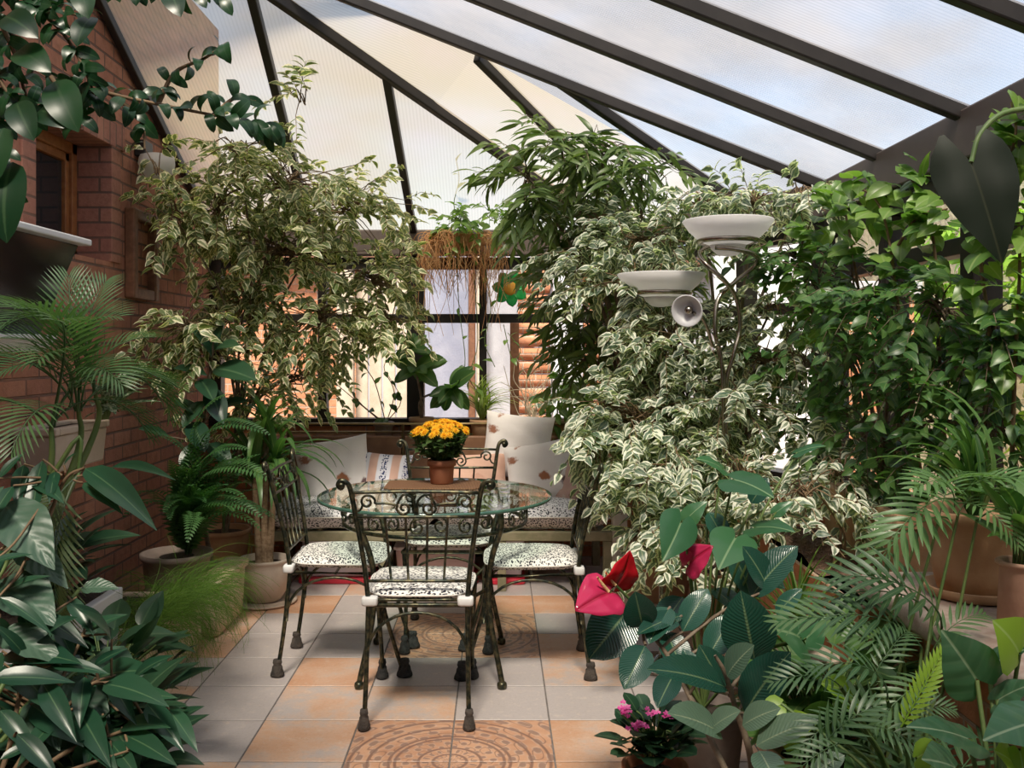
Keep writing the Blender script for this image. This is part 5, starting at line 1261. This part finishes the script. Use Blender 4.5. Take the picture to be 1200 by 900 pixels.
# raised ledge and bed along the right wall
lg_=MB(); box(lg_,(1.20,.5,0),(XR,2.88,.64)); struct(lg_.build('trim_4',M['brick_right'],smooth=False),'brick base of the stone ledge')
lg_=MB(); rbox(lg_,(1.10,.48,.64),(XR,2.90,.715),.05); struct(lg_.build('trim_5',M['ledge'],smooth=True),'mottled stone ledge along the right windows')
bd=thing('raised_bed','brick raised bed filled with bark mulch under the right windows','planting bed',(1.34,3.45,0))
part(box(MB(),(1.12,2.92,0),(XR-.005,4.02,.60)),'bed_wall',M['brick_right'],bd,False,.008)
mb=MB(); g=np.linspace(0,1,14); xx,yy=np.meshgrid(g,g,indexing='ij'); zz=.60+.03*np.sin(xx*9+yy*5)*np.sin(yy*13)+.03; idx=np.arange(196).reshape(14,14); mb.add(np.stack([1.13+xx*.43,2.93+yy*1.08,zz],-1).reshape(-1,3),np.stack([idx[:-1,:-1],idx[1:,:-1],idx[1:,1:],idx[:-1,1:]],-1).reshape(-1,4)); box(mb,(1.13,2.93,.58),(1.56,4.01,.60)); part(mb,'mulch',M['mulch'],bd)
tt=thing('window_trough','weathered terracotta window trough on the raised bed','planter',(1.42,3.4,.62)); trough(tt,(1.30,3.05,.62),(1.53,3.78,.86),M['old_tc'],.1,.05)
# green ficus
rg=random.Random(33)
gf=thing('green_ficus','green weeping fig before the right windows, rising from the terracotta trough','tree',(1.42,3.45,.84))
bl=px_blobs([(1040,352,3.35,70,40,.15,26),(1105,365,3.05,60,45,.13,24),(1000,415,3.6,50,45,.15,20),(960,345,3.85,40,50,.14,18),(1060,440,3.3,55,50,.15,18),(1125,440,3.0,45,45,.12,16),(1165,395,2.8,22,60,.08,20),(1160,505,2.8,30,45,.1,18),(1090,520,3.15,50,35,.14,18),(935,300,4.0,35,35,.14,20),(945,425,3.95,30,50,.12,14),(1020,510,3.4,40,40,.14,16),(1000,330,3.6,40,30,.13,10)])
lf=MB(); wd_=MB(); crown(lf,wd_,bl,T_ben,.066,rg,9,toward=(-.2,-.2,0)); limbs(wd_,(1.42,3.45,.84),bl,.012,.004,.3); part(wd_,'branches',M['bark'],gf); part(lf,'foliage',L_['green'],gf)
# climbing pothos
rg=random.Random(34)
pc=thing('climbing_pothos','yellow green heart leaved climber along the right eave','vine',(1.40,3.95,.63))
lf=MB(); sm=MB()
for b in ([(1010,560,3.7),(1015,420,3.6),(1000,300,3.5),(985,235,3.6),(960,225,3.75)],[(1080,560,3.3),(1060,420,3.25),(1045,300,3.25),(1030,240,3.3),(1000,215,3.45)],[(1110,560,3.1),(1100,400,3.1),(1095,290,3.1),(1080,230,3.15),(1060,200,3.25)],[(1150,540,2.85),(1160,400,2.8),(1150,300,2.8),(1170,220,2.72),(1190,160,2.65),(1185,120,2.7)],[(990,540,3.8),(960,400,3.9),(940,300,3.95),(950,260,3.85)],[(1045,300,3.25),(1075,255,3.1),(1110,245,3.0)],[(1185,560,2.75),(1190,420,2.7),(1195,300,2.7),(1188,190,2.65)]):
    sp=smooth([at(*q) for q in b],10); tube(sm,sp,[.007,.0035],5,cap=False)
    for k in range(8,len(sp)):
        for _ in range(2):
            if rg.random()<.75: inst(lf,T_heart_s,[sp[k]+rv(rg,.05)],[V3(rg.uniform(-1,.5),rg.uniform(-.9,.2),rg.uniform(-.8,.2))],UP*.7+V3(0,-.4,0)+rv(rg,.4),rg.uniform(.055,.10),rg=rg)
part(sm,'stem',M['twig'],pc); part(lf,'foliage',L_['pothos'],pc)
# ivy in the bed
rg=random.Random(35)
iv=thing('variegated_ivy','white edged small leaved ivy on the bark mulch bed','plant',(1.2,3.3,.63)); lf=MB(); wd_=MB()
bl=px_blobs([(945,580,3.25,35,22,.1,14),(985,555,3.35,35,22,.1,14),(915,600,3.2,22,22,.08,8),(1000,590,3.3,25,15,.1,8)]); crown(lf,wd_,bl,T_ben,.06,rg,7); limbs(wd_,(1.2,3.3,.63),bl,.005,.002); part(wd_,'stem',M['twig'],iv); part(lf,'foliage',L_['varr'],iv)
# pots on the ledge
ur=thing('terracotta_urn','big weathered terracotta pot with saucer on the stone ledge','pot',(1.315,2.60,.715))
mb=MB(); lathe(mb,[(.085,0),(.118,.005),(.132,.03),(.125,.032),(.10,.014),(0,.014)],(1.315,2.60,.715),40); part(mb,'saucer',M['old_tc'],ur)
mb=MB(); lathe(mb,[(.08,0),(.092,.006),(.108,.07),(.122,.15),(.128,.19),(.140,.196),(.143,.225),(.132,.228),(.118,.19)],(1.315,2.60,.73),44); part(mb,'pot',M['old_tc'],ur); soil(.118,(1.315,2.60),ur,.915)
rg=random.Random(36)
up_=thing('strap_leaf_plant','grassy strap leaved plant growing in the big terracotta pot','plant',(1.315,2.60,.915)); lf=MB()
for i in range(40):
    a=rg.uniform(0,2*PI); e=rg.uniform(.3,1.3); d=V3(math.cos(a)*math.cos(e),math.sin(a)*math.cos(e),math.sin(e)); inst(lf,T_strap2,[(1.315,2.60,.92)],[d],UP+d*.01,rg.uniform(.2,.4),wm=.8,rg=rg)
part(lf,'foliage',L_['green'],up_)
sp2=thing('clay_pot_plant','small dark leaved plant in a pinkish clay cylinder pot on the ledge, right edge','potted plant',(1.30,2.33,.715)); 
M['pinkclay']=pbr('pinkish_clay',(.42,.24,.17),(.48,.29,.21),12,rough=.85,bump=.1)
pot(sp2,(1.30,2.33,.715),.06,.16,M['pinkclay'],.94,.012); bush(sp2,(1.30,2.33,.88),26,T_lan,.14,rg,L_['green'],.04,.14,wm=1.2,el=(.1,1.1))

# palms right
rg=random.Random(37)
T_par=[frond_t(10,.36,.046,58,.6,.9,.22,.2,4,.1,.009),frond_t(10,.36,.046,58,.9,1.0,.22,.2,4,.1,.009)]
pp_=thing('parlour_palm','light green palm in front of the big terracotta pot on the ledge','palm',(1.0,2.38,0)); pot(pp_,(1.0,2.38,0),.12,.25,M['greypot'])
lf=MB(); sm=MB()
for i in range(4):
    t_=at(1112+(i-1.5)*22,606+rg.uniform(-20,25),2.38); stem(sm,[(1.0+(i-1.5)*.03,2.38+rg.uniform(-.03,.03),.22),(1.04+(i-1.5)*.06,2.38,.55),t_],[.0055,.0045,.0035],6); plant_fronds(lf,t_,1,T_par,.25,rg,(-.1,.8),(-3.0,1.0),.0)
for x0,y0,x1,y1 in ((1122,590,1062,612),(1122,585,1200,562),(1115,610,1045,640),(1120,590,1180,620),(1118,600,1090,565)):
    a,b=at(x0,y0,2.38),at(x1,y1,2.25); inst(lf,T_par[0],[a],[b-a],UP+V3(0,-.5,0),np.linalg.norm(b-a)*1.35,rg=rg)
part(sm,'stem',M['greenstem'],pp_); part(lf,'fronds',L_['palm_l'],pp_)
pf_=thing('feather_palm','bushy green feather palm at the lower right below the stone ledge','palm',(.93,2.05,0)); pot(pf_,(.93,2.05,0),.15,.26,M['greypot'])
lf=MB(); sm=MB(); c0=V3(.93,2.05,.25)
for x0,y0,Y0,x1,y1,Y1,L in ((1103,740,2.25,982,668,2.2,1.0),(1092,722,2.3,970,690,2.2,1.0),(1080,760,2.2,960,712,2.15,1.0),(985,805,2.0,916,792,1.95,1.05),(960,905,1.9,1010,842,1.85,1.3),(1010,850,1.95,1090,880,1.85,1.0),(1000,840,1.95,940,870,1.85,1.0),(1060,780,2.15,1000,740,2.1,1.0),(1020,800,2.05,1060,740,2.1,1.1),(1040,820,2.0,960,780,1.95,1.1),(1100,800,2.1,1040,830,2.0,1.1),(1020,760,2.2,930,720,2.15,1.1),(1090,770,2.2,1150,720,2.2,1.1),(1060,840,1.95,1120,830,1.9,1.0),(990,870,1.85,930,905,1.8,1.1)):
    a,b=at(x0,y0,Y0),at(x1,y1,Y1); inst(lf,T_par[rg.randrange(2)],[a],[b-a],UP+V3(0,-.6,0)+rv(rg,.2),np.linalg.norm(b-a)*1.1*L,rg=rg)
    stem(sm,[c0,c0*.5+a*.5+V3(0,.03,.06),a],[.006,.004],5,4)
plant_fronds(lf,c0+V3(0,0,.08),12,T_par,.34,rg,(.2,1.2)); part(sm,'stalks',M['greenstem'],pf_); part(lf,'fronds',L_['palm'],pf_)
lf=MB(); a,b=at(1056,852,1.85),at(1106,762,1.85); inst(lf,frond_t(15,.24,.05,48,.2,.3,.05,.0,3,.05,.01),[a],[b-a],V3(-.5,-1,.2),np.linalg.norm(b-a)*1.02,rg=rg); part(lf,'young_frond',L_['lime'],pf_,label='bright lime green young frond')

# anthurium
rg=random.Random(38)
an=thing('anthurium','anthurium with red and pink flowers and glossy heart leaves right of the table','potted plant',(.66,3.02,0)); pot(an,(.66,3.02,0),.14,.25,M['greypot'])
lf=MB(); sm=MB(); r0=V3(.66,3.02,.24)
hand_leaves(lf,sm,[(860,562,2.95,907,584,2.85,1.05),(798,612,2.8,776,658,2.72,.95,(.25,-.8,.5)),(806,607,2.85,829,588,2.85,1.0),(886,618,2.9,932,624,2.8,.9),(862,630,2.85,842,668,2.75,1.1),(845,548,3.05,815,538,3.0,.8),(910,600,3.0,930,588,3.0,.8),(935,530,3.1,968,523,3.05,.7),(938,748,2.6,905,738,2.5,1.3,(.1,-.7,.7)),(945,748,2.6,968,722,2.6,1.2)],T_heart,r0,rg,1.0,.55,.0038)
part(sm,'stalks',M['greenstem'],an); part(lf,'foliage',L_['heart'],an)
lf=MB(); sm=MB(); hand_leaves(lf,sm,[(738,712,2.85,690,772,2.75,1.3,(.1,-.8,.5)),(800,700,2.95,770,745,2.85,1.0),(835,690,3.0,870,720,2.9,1.0),(880,670,3.0,920,690,2.95,1.0),(830,600,3.05,850,640,3.0,1.2),(880,590,3.1,900,560,3.1,1.1),(900,650,3.05,930,670,3.0,1.1),(860,650,3.05,880,700,3.0,1.2),(780,740,2.9,800,790,2.8,1.2)],T_rub,r0,rg,1.15,.55,.004); part(sm,'dark_stalks',M['greenstem'],an); part(lf,'dark_foliage',L_['rubber'],an,label='darker older leaves')
def spathe(x0,y0,Y0,x1,y1,Y1,m,w,nn,lab,sx):
    a,b=at(x0,y0,Y0),at(x1,y1,Y1); L=np.linalg.norm(b-a); st=MB(); tube(st,smooth([r0,r0*.45+a*.55+V3(0,0,.04),a],5),[.005,.004],6,cap=False)
    f=part(st,'flower_stalk',M['greenstem'],an); mb=MB(); inst(mb,T_flow,[a],[b-a],nn,L,wm=w,rnd=.5); o=part(mb,'spathe',m,f,label=lab); s=o.modifiers.new('thick','SOLIDIFY'); s.thickness=.0015
    s2=MB(); d=nrm(np.array(sx,float)); tube(s2,smooth([a+d*.004,a+d*.03+UP*.004,a+d*.055+UP*.012],4),[.0055,.005,.003],8); part(s2,'spadix',M['spadix'],f)
spathe(722,686,2.74,738,645,2.72,L_['red'],1.05,(.55,-.8,.25),'deep red flower bract',(-.5,-.4,.5))
spathe(714,694,2.70,674,716,2.62,L_['pink'],1.05,(.2,-.75,.7),'bright pink flower bract',(-.55,-.3,.55))
spathe(806,662,2.85,836,640,2.80,L_['pink'],.95,(-.3,-.8,.5),'pink flower bract',(.5,-.3,.6))

# rubber plant, foreground right
rg=random.Random(39)
rf=thing('rubber_plant','glossy rubber plant with large ribbed leaves in the right foreground','potted plant',(.63,2.32,0)); pot(rf,(.63,2.32,0),.15,.24,M['greypot'])
axis2=[(.63,2.32,.22),at(880,890,2.3),at(862,830,2.3),at(850,790,2.3),at(838,768,2.3)]; axis3=[(.63,2.32,.22),at(800,800,2.5),at(770,752,2.55),at(748,736,2.55)]
def ar2(a):
    P=smooth(axis2,8)+smooth(axis3,8); return P[int(np.argmin([np.linalg.norm(p-a) for p in P]))]
lf=MB(); sm=MB(); stem(sm,axis2,[.011,.009,.007,.006,.004]); stem(sm,axis3,[.009,.007,.005,.004])
hand_leaves(lf,sm,[(884,773,2.45,868,692,2.42,1.45,(-.2,-1,.25)),(753,735,2.55,744,693,2.5,1.5,(-.1,-1,.3)),(785,712,2.6,760,755,2.5,1.0),(756,757,2.5,731,808,2.42,1.3,(0,-.9,.5)),(798,722,2.6,746,744,2.5,.7),(851,806,2.3,758,784,2.2,.75),(873,835,2.3,927,764,2.25,1.15,(-.4,-.7,.6)),(851,811,2.35,819,755,2.35,1.2,(-.2,-.9,.3)),(880,700,2.7,935,640,2.7,1.1),(900,690,2.7,870,640,2.7,1.2),(910,720,2.6,940,690,2.6,1.0),(800,740,2.6,830,690,2.65,1.1),(790,790,2.5,770,830,2.4,1.1),(820,800,2.45,800,760,2.5,1.1),(830,770,2.5,860,720,2.55,1.2),(880,810,2.4,900,860,2.3,1.2),(860,760,2.5,905,740,2.45,1.1)],T_rub,ar2,rg,1.0,.6,.004)
part(sm,'stem',M['bark'],rf); part(lf,'foliage',L_['rubber'],rf)
lf=MB(); hand_leaves(lf,None,[(852,792,2.25,884,756,2.2,1.3,(-.5,-.5,.6)),(886,874,2.15,960,844,2.1,.95),(845,860,2.2,782,836,2.12,1.0),(831,856,2.2,868,833,2.15,1.2),(890,880,2.1,912,925,2.0,1.3),(870,850,2.2,915,830,2.15,1.3,(-.3,-.6,.8)),(955,905,2.0,990,885,2.0,1.2)],T_rub,ar2,rg); part(lf,'pale_foliage',L_['rubber_b'],rf,label='paler grey green leaves')

# kalanchoe
rg=random.Random(40)
ka=thing('kalanchoe','small kalanchoe with pink flower clusters in a terracotta pot at the bottom','potted plant',(.455,2.72,0)); pot(ka,(.455,2.72,0),.095,.20,M['terracotta'],.8,.03)
bush(ka,(.455,2.72,.235),60,leaf_t(prof_round,6,.40,.5,.12,2),.078,rg,L_['dark'],.10,.11,el=(.0,.9))
M['mag']=leafm('magenta_petal',(.62,.04,.30),(.72,.12,.42),None,None,.5,.25,tcol=(1,.4,.8))
for x,y,n in ((735,830,9),(752,848,9),(765,835,6),(776,806,6),(783,842,6),(742,855,5),(728,838,4)):
    c=at(x,y,2.64); mb=MB(); st=MB(); tube(st,smooth([(.46,2.72,.21),(c+V3(.46,2.72,.21))/2+V3(0,0,.02),c],4),.0022,4)
    P=[];D=[];N=[];S=[]
    for k in range(n):
        o=V3(rg.gauss(0,.010),rg.gauss(0,.010),rg.gauss(0,.008)); 
        for j in range(5):
            a=2*PI*j/5+rg.random(); d=V3(math.cos(a),math.sin(a)*.6,math.sin(a)*.5+.25); P.append(c+o);D.append(d);N.append(V3(0,-.7,.7));S.append(.0095)
    inst(mb,leaf_t(prof_round,2,.36,.3,.1),P,D,N,S,rg=rg); f=part(st,'flower_stalk',M['greenstem'],ka); part(mb,'flower_cluster',M['mag'],f)

# arrowhead plants, lower right
rg=random.Random(41)
aw=thing('arrowhead_plant','plant with big veined arrowhead leaves at the lower right below the clay pot','potted plant',(.88,1.62,0)); pot(aw,(.88,1.62,0),.14,.26,M['greypot'])
lf=MB(); sm=MB(); hand_leaves(lf,sm,[(1144,796,1.75,1103,738,1.72,1.25,(-.3,-.8,.5)),(1135,866,1.7,1062,852,1.65,.8,(0,-.5,.9)),(1215,846,1.6,1152,868,1.55,1.1),(1160,780,1.8,1205,760,1.75,1.1),(1120,900,1.6,1080,890,1.55,1.3),(1170,820,1.75,1215,800,1.7,1.1)],T_alo,(.88,1.62,.24),rg,1.0,.55,.0045); part(sm,'stalks',M['greenstem'],aw); part(lf,'foliage',L_['alo'],aw)
lm=thing('lime_leaf_plant','plant with glowing yellow green leaves at the lower right corner','potted plant',(1.02,1.93,0)); pot(lm,(1.02,1.93,0),.11,.24,M['greypot'])
lf=MB(); sm=MB(); hand_leaves(lf,sm,[(1194,765,1.75,1163,727,1.72,1.4,(-.4,-.7,.6)),(1192,900,1.6,1165,880,1.58,1.6),(1075,888,1.75,1108,876,1.72,1.5),(920,860,2.2,960,845,2.15,1.3),(915,825,2.2,890,838,2.2,1.2),(1000,815,2.2,960,800,2.2,1.3),(1195,880,1.6,1200,915,1.58,1.5)],T_heart_s,(1.02,1.93,.22),rg,1.0,.55,.004); part(sm,'stalks',M['greenstem'],lm); part(lf,'foliage',L_['lime'],lm)
rg=random.Random(42)
uf=thing('low_leafy_plant','low dark leafy plant filling the gap behind the feather palm','potted plant',(.93,2.72,0)); pot(uf,(.93,2.72,0),.14,.24,M['old_tc'],.8); bush(uf,(.93,2.70,.26),120,T_lan,.17,rg,L_['green'],.17,.28,wm=1.5)
uf2=thing('low_leafy_plant','low dark leafy plant under the arrowhead leaves at the bottom right','potted plant',(.76,1.98,0)); pot(uf2,(.76,1.98,0),.12,.22,M['old_tc'],.8); bush(uf2,(.80,1.92,.22),110,T_lan,.16,rg,L_['green'],.20,.20,wm=1.5)
bs=thing('bromeliad','plant with stiff green grassy leaves in a pale rimmed pot behind the rubber plant','potted plant',(.99,3.1,0)); pot(bs,(.99,3.1,0),.13,.40,M['beigepot'],.75,.03); lf=MB()
for i in range(50):
    a=rg.uniform(0,2*PI); e=rg.uniform(.3,1.35); d=V3(math.cos(a)*math.cos(e),math.sin(a)*math.cos(e),math.sin(e)); inst(lf,T_strap,[(.99,3.1,.40)],[d],UP+d*.01,rg.uniform(.22,.38),wm=.6,rg=rg)
part(lf,'foliage',L_['pothos'],bs)

# big dark heart leaf hanging close by, upper right
ph=thing('philodendron','climber with one large dark heart shaped leaf hanging in the upper right','plant',(1.42,1.75,.715)); pot(ph,(1.42,1.75,.715),.10,.16,M['old_tc'])
lf=MB(); sm=MB(); a,b=at(1138,190,1.62),at(1174,308,1.58)
inst(lf,heart_t(.37,14,.25,.25,.34,.03),[a],[b-a],V3(-.25,-.9,.15),np.linalg.norm(b-a),rnd=.1)
stem(sm,[(1.42,1.75,.86),(1.45,1.72,1.2),at(1330,200,1.7),at(1260,135,1.66),at(1185,130,1.64),at(1150,155,1.63),a],[.008,.007,.006,.005,.004])
for x0,y0,x1,y1 in ((1330,200,1290,260),(1260,140,1290,90)): 
    q,e=at(x0,y0,1.7),at(x1,y1,1.66); inst(lf,heart_t(.37,14,.25,.25,.34,.03),[q],[e-q],V3(-.25,-.9,.15),np.linalg.norm(e-q)*1.3,rnd=.3)
L_['olive']=leafm('dark_olive_leaf',(.007,.014,.006),(.015,.024,.010),(.03,.036,.018),None,.5,.08,veinw=.04,spec=.2)
part(sm,'stem',M['greenstem'],ph); part(lf,'foliage',L_['olive'],ph)

# shrubs outside
rg=random.Random(43)
for i,(lab,c,r,n) in enumerate((('sunlit yellow green shrub outside against the stone wall','0',0,0),)):
    os_=thing('garden_shrub',lab,'shrub',(3.2,4.6,-.05)); lf=MB(); wd_=MB()
    bl=[((3.1,y,z),(.25,.45,.4),30) for y,z in ((3.6,1.2),(4.3,1.6),(5.0,1.3),(4.8,2.0),(5.6,1.8),(3.2,1.8),(6.2,2.2),(6.8,1.6))]
    crown(lf,wd_,bl,T_ben,.11,rg,8,room=False,hub=False); limbs(wd_,(3.2,4.6,-.05),bl,.03,.01); part(wd_,'branches',M['bark'],os_); part(lf,'foliage',L_['lime'],os_)
